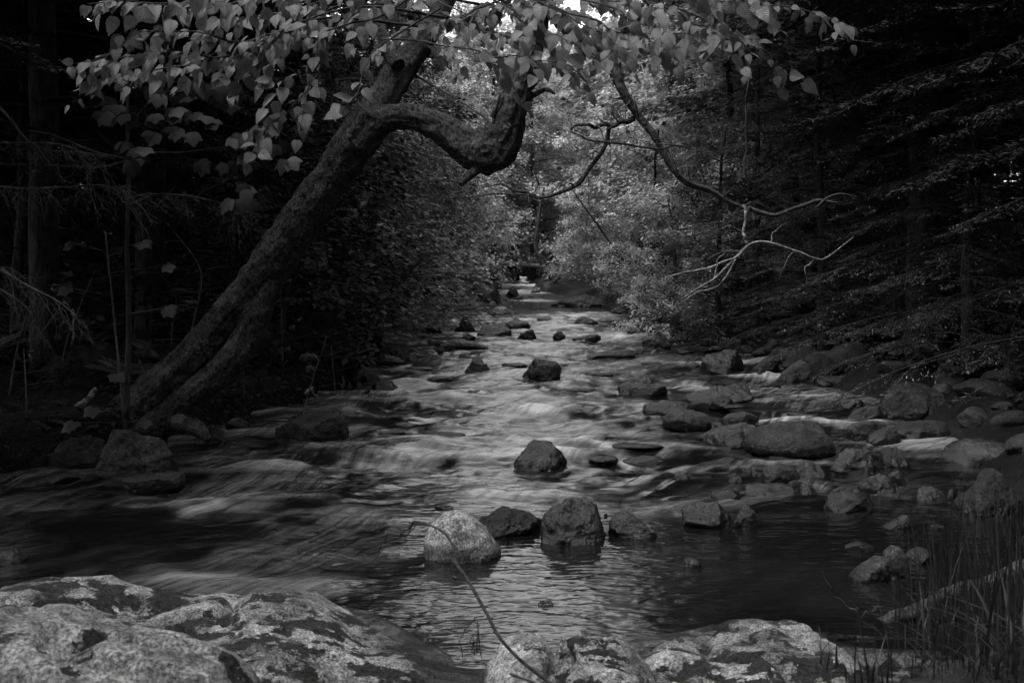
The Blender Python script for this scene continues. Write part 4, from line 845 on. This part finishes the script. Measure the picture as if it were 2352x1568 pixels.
wood(4, 110000, 4, 16, -1, 16, .2, .45, 'darkleaf', 'added_shade_wood', 'unseen dark woodland added behind the viewpoint to block front light', amax=1.75, back=True)  # unseen wood added behind the camera to block front light
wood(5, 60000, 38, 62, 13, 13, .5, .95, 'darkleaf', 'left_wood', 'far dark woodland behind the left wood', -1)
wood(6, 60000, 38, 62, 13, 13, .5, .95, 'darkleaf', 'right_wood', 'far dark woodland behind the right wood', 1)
# ------------------------------------------------------------------ small trees, ferns and saplings
def gz(x, y): return float(ground(np.array([x]), np.array([y]))[0])
def fern_mesh(seed, n=9, L=.5, tp=None):
    r = np.random.default_rng(seed); m = MB(); a = np.arange(n)*2.4+r.uniform(0, .6, n)
    ax = norm(np.stack([np.cos(a), np.sin(a), r.uniform(.35, .9, n)], -1)); nr = np.tile([0, 0, 1.], (n, 1))
    leaves(m, tp if tp is not None else TF, np.zeros((n, 3)), ax, nr, L*r.uniform(.7, 1.15, n), L*.75); return m.mesh('fern')
FM = [fern_mesh(1), fern_mesh(2, 7, .42), fern_mesh(3, 11, .55)]
rf = np.random.default_rng(12)
for i in range(120):
    left = i % 2 == 0; y = rf.uniform(9, 19); x = (np.interp(y, EY, EL)-rf.uniform(.2, 4.5)) if left else np.interp(y, YR, ER)+rf.uniform(.9, 3.4)
    o = bpy.data.objects.new('fern', variant(FM[i % 3], M['midleaf'] if left else M['darkleaf'])); COL.objects.link(o); o.location = (x, y, gz(x, y)); o.rotation_euler = (0, 0, rf.uniform(0, 6)); o.scale = (rf.uniform(.6, 1.15),)*3
    tag(o, 'feathery fern on the dark '+('left' if left else 'right')+' forest floor', 'fern', 'ferns on the '+('left' if left else 'right')+' bank')
def rowan(seed, h=1.5):
    r = np.random.default_rng(seed); st, lf = MB(), MB(); q = spline([[0, 0, 0], [r.normal(0, .08), 0, h*.35], [r.normal(0, .12), r.normal(0, .1), h*.7], [r.normal(0, .2), r.normal(0, .1), h]], 16); st.tube(q, np.linspace(.014, .004, 16), 6)
    n = 16; i = np.clip((r.uniform(.3, 1, n)*15).astype(int), 0, 15); a = np.arange(n)*2.4; ax = norm(np.stack([np.cos(a), np.sin(a), r.uniform(-.05, .4, n)], -1)); leaves(lf, TP, q[i], ax, np.tile([0, 0, 1.], (n, 1)), r.uniform(.2, .34, n), .25)
    return st.mesh('stem'), lf.mesh('leaves')
def maple(seed, h=1.6, n=20):
    r = np.random.default_rng(seed); st, lf = MB(), MB(); q = spline([[0, 0, 0], [r.normal(0, .08), 0, h*.4], [r.normal(0, .12), r.normal(0, .1), h]], 16); st.tube(q, np.linspace(.012, .005, 16), 6)
    for k in range(n//2):
        i = int(r.uniform(.35, 1)*15); a = r.uniform(0, 6.28); d = np.array([math.cos(a), math.sin(a), .15]); l = r.uniform(.15, .45); st.tube(q[i]+d*l*np.linspace(0, 1, 4)[:, None], .0025, 3)
        for e in (-1, 1): leaves(lf, TM, (q[i]+d*l)[None], norm(d*.6+np.cross(d, [0, 0, 1])*e*.6+np.array([0, 0, -.7]))[None], np.array([[d[0]*.2, -.7, .7]]), r.uniform(.06, .10), .09)
    return st.mesh('stem'), lf.mesh('leaves')
RW = [rowan(1, 1.6), rowan(2, 1.2), rowan(3, .9)]; MP = [maple(5, 1.7, 26), maple(6, 1.3, 20), maple(7, .8, 12)]
def sap(pr, x, y, s_, rz, label, cat, group, leaf, z=None, name='sapling'):
    e = empty(name, (x, y, gz(x, y)-.03 if z is None else z)); e.rotation_euler = (0, 0, rz); e.scale = (s_,)*3; tag(e, label, cat, group)
    for me, nm, mt in ((pr[0], 'stem', 'deadtwig'), (pr[1], 'leaves', leaf)):
        o = bpy.data.objects.new(nm, variant(me, M[mt])); COL.objects.link(o); o.parent = e
for i, (vx, y, s_, lab) in enumerate([(435, 9.6, 1., 'rowan sapling with pale stem between the straight trunk and the birch'), (395, 10.6, .9, 'small rowan left of the pale-stemmed one'), (480, 11, 1., 'rowan sapling just behind the leaning trunk'), (520, 12, 1.1, 'rowan sapling deeper behind the leaning trunk'), (345, 11.5, .8, 'low rowan at the foot of the straight trunk')]):
    sap(RW[i % 3], X(vx, y), y, s_, i*1.9, lab, 'sapling', 'rowan saplings on the left bank', 'midleaf')
for i, (vx, y, s_, lab) in enumerate([(300, 7.6, 1.15, 'broad-leaved sapling under the left boughs'), (700, 9.2, .9, 'broad-leaved sapling in front of the left shrubs'), (770, 10.8, 1.05, 'light broad-leaved sapling over the mossy bank'), (830, 13, 1.1, 'broad-leaved sapling beside the shrub at the bend'),
      (140, 9.5, .9, 'dim broad-leaved sapling at the far left'), (60, 7.4, .7, 'low broad-leaved plant at the left edge'), (650, 10.4, .7, 'low broad-leaved plant behind the lower trunk'), (20, 8.8, .9, 'dim plant under the dead twigs'), (560, 9.4, .5, 'tiny broad-leaved plant right of the trunk foot')]):
    sap(MP[i % 3], X(vx, y), y, s_, i*1.9, lab, 'sapling', 'broad-leaved saplings on the left bank', 'mapleleaf')
# tall striped-leaf tree: its big dim leaves hang in front of the dark wood on the left
e = empty('moosewood_tree', (X(288, 7.3), 7.3, gz(X(288, 7.3), 7.3))); tag(e, 'thin dark-stemmed tree with big goosefoot leaves below the left birch boughs', 'tree')
st, lf = MB(), MB(); EO = np.array(e.location)
def ml(mb, pts, ws, ya, yb=None, n=30):
    P = spline(path(pts, ya, yb), n); mb.tube(P-EO, np.interp(np.linspace(0, 1, n), np.linspace(0, 1, len(ws)), ws)/2/F*P[:, 1], 7, .08, 3, 9); return P
ml(st, [(288, 960), (296, 760), (292, 560), (296, 400), (292, 280), (300, 100), (330, -100)], [16, 13, 11, 9, 7, 6, 4], 7.3, 7.1, 60)
ml(st, [(294, 368), (230, 385), (120, 382), (0, 378), (-100, 385)], [9, 8, 7, 6, 4], 7.2); ml(st, [(294, 366), (220, 350), (120, 310), (60, 300)], [8, 6, 5, 2], 7.2)
ml(st, [(294, 368), (350, 352), (420, 350), (500, 340)], [7, 5, 4, 2], 7.15); ml(st, [(290, 470), (330, 448), (420, 450), (520, 470), (600, 500)], [6, 5, 4, 3, 1], 7.2)
ml(st, [(294, 300), (340, 240), (420, 200), (520, 190)], [6, 5, 4, 2], 7.1, 6.6)
st.build('trunk', M['bark2'], e)
r5 = np.random.default_rng(9)
for vx, vy in [(250,235),(275,240),(290,262),(365,215),(388,210),(410,235),(372,262),(398,262),(440,190),(470,205),(500,215),(525,222),(540,205),(355,300),(385,290),(430,300),(445,255),(470,262),(285,330),(320,340),(300,365),(330,362),(545,310),(570,320),(480,360),(530,370),(560,365),(500,180),(430,215),(560,430),(580,455),(545,460),(345,195),(240,265),(600,330),(640,335),(660,370)]:
    y = r5.uniform(6.6, 7.4); m = 2; ps = np.array([V(vx+r5.normal(0, 9), vy+r5.normal(0, 6), y) for _ in range(m)])-EO
    leaves(lf, TM, ps, norm(np.array([0, -.2, -1])+r5.normal(0, .35, (m, 3))), norm(np.array([-.1, -1, .45])+r5.normal(0, .3, (m, 3))), r5.uniform(.08, .13, m), .12)
lf.build('leaves', M['mapleleaf'], e)
# bare dead conifer boughs with hanging twigs at the left
def dead(label, pts, ya, yb, seed, dense=1., w0=7, l0=.34):
    r = np.random.default_rng(seed); P = spline(path(pts, ya, yb), 50); m = MB(); c = P[0]; m.tube(P-c, np.linspace(w0, 1.5, 50)/2/F*ya, 6, .1, seed, 20)
    for k in range(int(34*dense)):
        i = r.integers(5, 49); tg = norm(P[i]-P[i-1]); d = norm(tg*r.uniform(-.2, .9)+r.normal(0, .35, 3)+np.array([0, 0, -r.uniform(.3, 1.1)])); l = l0*r.uniform(.3, 1.1)
        q = P[i]-c+d*l*np.linspace(0, 1, 7)[:, None]+np.cumsum(r.normal(0, .012, (7, 3)), 0); m.tube(q, np.linspace(.0028, .0009, 7), 3)
        for _ in range(4):
            j = r.integers(1, 6); d2 = norm(d+r.normal(0, .7, 3)); l2 = l*r.uniform(.15, .5); m.tube(q[j]+d2*l2*np.linspace(0, 1, 4)[:, None]+np.cumsum(r.normal(0, .006, (4, 3)), 0), [.0014, .0011, .0009, .0006], 3)
    o = m.build('dead_branch', M['deadtwig']); o.location = [float(q) for q in c]; tag(o, label, 'branch', 'dead branches hanging in the left wood')
dead('pale dead branch sloping down at the left edge with hanging twigs', [(-60, 600), (0, 620), (70, 660), (130, 690), (175, 725)], 6.2, 6.0, 1, 1.1, 9)
dead('grey dead branch below it pointing to the lower left', [(-40, 650), (10, 670), (60, 705), (80, 735)], 6.4, 6.2, 2, .5, 6)
dead('dead branch arching across the far left with a fringe of twigs', [(-60, 420), (40, 432), (140, 430), (230, 425), (300, 440)], 7.0, 6.8, 3, 1.5, 6, .42)
dead('dead bough rising at the upper left edge', [(-20, 230), (20, 270), (60, 320), (110, 345), (190, 350), (290, 368)], 7.1, 7.2, 4, .9, 9, .3)
dead('fringe of dead twigs hanging left of the goosefoot tree', [(-40, 330), (60, 328), (150, 335), (240, 380)], 7.2, 7.0, 5, 1.3, 5, .42)
dead('dead bough with drooping twigs right of the goosefoot stem', [(300, 470), (350, 450), (420, 448), (520, 470), (580, 490)], 7.6, 7.4, 6, 1.3, 6, .4)
dead('thin dead twigs under the elbowed limb', [(900, 330), (960, 350), (1020, 370), (1060, 400)], 8.6, 8.4, 7, .8, 6, .35)
dead('curved dead twig between birch fork and elbow', [(940, 165), (1000, 200), (1060, 235), (1110, 270), (1130, 290)], 7.9, 7.8, 8, .6, 6, .3)
dead('dead twig spray behind the birch fork', [(900, 220), (960, 225), (1030, 232), (1100, 262)], 7.9, 7.7, 9, .5, 5, .25)
# pale dead branches on the right
def stick(label, segs, ya, yb, mat='deadtwig', name='dead_branch', cat='branch', seed=3, rough=.1, wig=.012, group=None, seg=8):
    m = MB(); c = None
    for j, (pts, ws) in enumerate(segs):
        n = 44; P = spline(path(pts, ya, yb), n); P = P+np.stack([vn(np.stack([np.linspace(0, 8, n)+seed*3+j, 0*np.arange(n)+k, 0*np.arange(n)], -1), seed) for k in range(3)], -1)*wig*np.sin(np.linspace(0, np.pi, n))[:, None]
        c = P[0].copy() if c is None else c
        m.tube(P-c, np.interp(np.linspace(0, 1, n), np.linspace(0, 1, len(ws)), ws)/2/F*P[:, 1], seg, rough, seed+j, 25)
    o = m.build(name, M[mat]); o.location = [float(q) for q in c]; tag(o, label, cat, group); return o
stick('long pale lichened dead branch slanting down to the water on the right', [([(1960, 545), (1900, 590), (1870, 594), (1825, 575), (1770, 558), (1720, 562), (1680, 600), (1640, 640), (1600, 665), (1560, 690)], [2, 3, 3, 4, 5, 5, 5, 5, 3, 1.5]), ([(1720, 562), (1690, 590), (1630, 612), (1570, 628), (1515, 640)], [4, 4, 4, 3, 2]), ([(1690, 595), (1655, 650), (1600, 675), (1555, 700)], [5, 4, 3, 2]), ([(1640, 640), (1650, 600), (1672, 570)], [3, 2, 1]), ([(1870, 594), (1850, 620), (1855, 650)], [2.5, 2, 1]), ([(1770, 558), (1780, 530), (1800, 515)], [2.5, 2, 1]), ([(1825, 575), (1800, 610), (1790, 640)], [2, 1.5, .8]), ([(1700, 578), (1670, 575), (1630, 590)], [2, 1.5, .8]), ([(1600, 665), (1590, 690), (1600, 715)], [2, 1.2, .8]), ([(1720, 562), (1700, 530), (1670, 515)], [2.5, 1.5, 1])], 9.0, 9.0, 'palewood')
stick('upright pale lichened twig stub under the drooping limb', [([(1710, 470), (1712, 500), (1708, 535), (1715, 560)], [7, 8, 7, 4])], 6.9, 6.9, 'palewood')
# roots and driftwood by the left bank
stick('short pale bare root lying in the hollow left of the birch base', [([(165, 942), (185, 930), (205, 915), (222, 892)], [13, 17, 17, 12])], 8.0, 8.1, 'palewood', 'root', 'root')
stick('tangle of thin roots lying at the waterline right of the birch', [([(600, 915), (620, 905), (640, 895), (655, 912), (680, 915), (705, 905)], [9, 12, 6, 6, 8, 4]), ([(700, 905), (715, 892), (720, 905), (735, 912)], [8, 8, 5, 3]), ([(640, 895), (660, 930), (690, 940)], [4, 3, 2])], 10.4, 10.6, 'palewood', 'root', 'root')
stick('curled pale root hanging from the mossy bank into the water', [([(758, 885), (765, 905), (780, 898), (790, 880), (786, 862)], [8, 8, 7, 6, 4])], 11.2, 11.2, 'palewood', 'root', 'root')
stick('thin root loop on the dark bank between the other roots', [([(735, 880), (745, 900), (752, 905), (772, 910)], [5, 5, 4, 2])], 11.0, 11.0, 'palewood', 'root', 'root')
stick('bare forked twigs poking from the bank at the lower left', [([(30, 1060), (15, 1010), (5, 960), (0, 930)], [4, 4, 3, 2]), ([(60, 1050), (80, 1010), (120, 985), (190, 960), (250, 940)], [3, 5, 6, 5, 2]), ([(120, 985), (155, 965), (160, 945)], [4, 3, 2]), ([(120, 985), (150, 990), (180, 982)], [4, 3, 2])], 7.6, 7.6, 'deadtwig')
# logs
stick('dark log lying along the left shore of the calm pool', [([(960, 697), (1000, 690), (1040, 684), (1090, 676)], [9, 12, 11, 6])], 27.5, 28.5, 'bark3', 'log', 'log')
stick('white forked twig standing at the end of the shore log', [([(986, 700), (980, 690), (981, 672), (978, 660)], [2.5, 3, 3, 2]), ([(981, 672), (1000, 680), (1006, 684)], [2, 2, 1.4]), ([(978, 664), (966, 652), (960, 648)], [2, 1.6, 1])], 26.6, 26.6, 'palewood', wig=0)
stick('small pale broken log end at the left of the calm pool', [([(1026, 693), (1036, 697), (1046, 700)], [5, 7, 4])], 26.8, 26.8, 'palewood', 'log', 'log', wig=0)
stick('bright white log bridging the stream at its far end', [([(1080, 597), (1130, 601), (1180, 605), (1240, 611)], [9, 10, 11, 10])], 43.5, 43.5, 'palewood', 'log', 'log', wig=.02)
stick('dark trunk leaning left over the stream beside the white log', [([(1318, 680), (1290, 655), (1262, 625), (1240, 590), (1232, 560), (1238, 500), (1250, 430)], [24, 22, 20, 15, 12, 9, 5])], 39., 39., 'bark2', 'leaning_tree', 'tree', wig=.02)
stick('dark broken log propped on the flat-topped boulder', [([(1240, 665), (1262, 655), (1280, 640), (1290, 630)], [6, 9, 9, 6])], 36., 36., 'bark2', 'log', 'log', wig=0)
stick('thin leaning dead pole in front of the shrubs right of the gap', [([(1310, 430), (1360, 500), (1410, 570), (1440, 610), (1470, 650), (1480, 700)], [3, 4, 5, 5, 6, 6])], 22., 23., 'bark3', 'dead_pole', 'dead sapling')
stick('bare dark branch slanting over the left shrubs', [([(784, 745), (830, 710), (900, 660), (935, 630), (972, 597)], [8, 7, 7, 6, 4])], 14., 14., 'bark2', wig=.03)
# sticks caught on the blocky boulder
stick('short broken stick caught behind the blocky wet boulder', [([(1342, 1147), (1360, 1155), (1400, 1170), (1432, 1181)], [14, 12, 11, 6]), ([(1400, 1170), (1410, 1160), (1412, 1150)], [7, 8, 6]), ([(1405, 1162), (1392, 1156), (1382, 1150)], [6, 4, 2])], 6.35, 6.35, 'bark2', 'broken_stick', 'stick', rough=.2, wig=.004)
stick('small broken stick jammed beside the blocky wet boulder', [([(1390, 1180), (1396, 1195), (1402, 1220)], [8, 8, 6])], 5.9, 5.9, 'bark2', 'broken_stick', 'stick', wig=0)
stick('thin dark twig lying on the slick-topped block', [([(1512, 1182), (1540, 1192), (1570, 1186), (1600, 1175)], [3, 5, 5, 3])], 6.1, 6.1, 'bark2', 'broken_stick', 'stick', wig=.01)
# foreground
stick('thin arching bare branch reaching up from the front ledge over the pool', [([(1290, 1580), (1255, 1562), (1190, 1512), (1145, 1462), (1118, 1410), (1092, 1366), (1062, 1315), (1046, 1285), (1040, 1255), (1022, 1225), (985, 1205), (950, 1196)], [8, 8, 7.5, 7.5, 8, 8, 7, 6, 5.5, 5.5, 5, 4]), ([(955, 1198), (920, 1228-4), (892, 1226)], [4, 4, 3]), ([(948, 1232-34), (938, 1220-2), (917, 1212)], [4, 3.5, 3]), ([(889, 1224), (880, 1255), (856, 1288)], [3.5, 3, 2]), ([(1048, 1338-10), (1043, 1325)], [5, 4]), ([(1045, 1316), (1020, 1322), (1000, 1334)], [2.5, 2, 1.5]), ([(1110, 1418-4), (1080, 1428), (1056, 1470)], [3, 3, 1.5]), ([(985, 1205), (965, 1212-12), (925, 1238)], [2, 2.5, 2])], 2.9, 3.3, 'deadtwig', 'bare_branch', 'branch', wig=.006)
stick('short peeled white stick lying on the front stones', [([(1172, 1545), (1185, 1551), (1230, 1566), (1290, 1590)], [8, 8, 8, 7])], 3.1, 3.1, 'palewood', 'broken_stick', 'stick', wig=0)
stick('lichen-crusted fallen log sloping into the pool at the lower right', [([(2680, 1235), (2440, 1285), (2352, 1305), (2290, 1330), (2240, 1348), (2180, 1368), (2120, 1392), (2060, 1415), (2000, 1440), (1920, 1462), (1860, 1475)], [38, 36, 34, 34, 36, 34, 32, 34, 28, 18])], 4.1, 4.35, 'log', 'fallen_log', 'log', rough=.22, wig=.02, seg=28)
stick('thin forked twig standing in the black pool by the fallen log', [([(1972, 1428), (1965, 1405), (1930, 1380), (1905, 1345), (1888, 1310)], [3, 4, 3, 2.5, 1.5]), ([(1972, 1428), (1985, 1408), (2010, 1398), (2030, 1390)], [3, 2.5, 2, 1.5]), ([(1965, 1405), (1968, 1395), (1962, 1385)], [2, 2, 1])], 4.3, 4.3, 'deadtwig')
# tall grass
def grass(label, base, n, spread, hmin, hmax, seed, name='grass_clump', wdt=.0035, lean=.3, mat='grass'):
    r = np.random.default_rng(seed); m = MB(); c = np.array(base)
    for k in range(n):
        o = r.normal(0, 1, 3)*np.array(spread); a = r.uniform(0, 6.28); l = r.uniform(hmin, hmax); ln = abs(r.normal(0, lean)); t = np.linspace(0, 1, 7)[:, None]
        d = np.array([math.cos(a), math.sin(a), 0]); P = o+np.array([0, 0, 1])*l*(t-ln*.5*t*t)+d*l*ln*t**1.7; sd_ = np.array([math.cos(a+1.3), math.sin(a+1.3)*.5, 0]); wd = wdt*(1-t**2)*r.uniform(.6, 1.2)+.0004
        v = np.stack([P-sd_*wd, P+sd_*wd], 1).reshape(-1, 3); i = np.arange(6)*2; m.add(v, np.stack([i, i+1, i+3, i+2], -1))
    o = m.build(name, M[mat]); o.location = [float(q) for q in c]; tag(o, label, 'grass'); return o
grass('tall dense clump of upright grass stems at the right edge by the fallen log', V(2300, 1500, 3.5), 260, (.12, .14, .02), .3, .72, 2, wdt=.0022, lean=.16)
grass('low sprawling grass at the foot of the tall clump', V(2220, 1520, 3.3), 170, (.13, .12, .02), .1, .34, 3, wdt=.0028, lean=.8)
grass('arching broad grass blades in the bottom right corner', V(2330, 1530, 2.7), 40, (.08, .08, .01), .15, .4, 4, wdt=.005, lean=.9)
grass('small tuft of grass growing from the right ledge', V(2010, 1590, 3.0), 26, (.04, .03, .01), .1, .3, 5, wdt=.003, lean=.5)
grass('tiny tuft of pale grass on the left ledge by the water', V(1085, 1500, 3.2), 9, (.02, .02, .0), .05, .12, 6, wdt=.002, lean=.9)
grass('short blades sprouting behind the grass tuft on the right ledge', V(1890, 1530, 3.1), 10, (.03, .03, .0), .1, .22, 7, wdt=.002, lean=.5)
# low plants and leaf litter carpeting both banks
mbu = MB(); n = 60000; y = rt.uniform(6, 30, n)**1.0; lf_ = rt.random(n) < .6; x = np.where(lf_, np.interp(y, EY, EL)-.1-rt.uniform(0, 1, n)**1.6*9, np.interp(y, YR, ER)+.7+rt.uniform(0, 1, n)**1.6*8)
keep = vn(np.stack([x*1.1, y*1.1, 0*x], -1), 5) > -.15; x, y = x[keep], y[keep]; n = len(x); z = ground(x, y)+rt.uniform(.0, .16, n)
leaves(mbu, T1, np.stack([x, y, z], -1), norm(rt.normal(0, 1, (n, 3))*np.array([1, 1, .3])), norm(np.array([0, 0, 1])+rt.normal(0, .4, (n, 3))), rt.uniform(.03, .09, n), rt.uniform(.02, .06, n))
tag(mbu.build('undergrowth', M['darkleaf']), 'low leafy ground cover and litter on both dark banks', 'ground cover', kind='stuff')
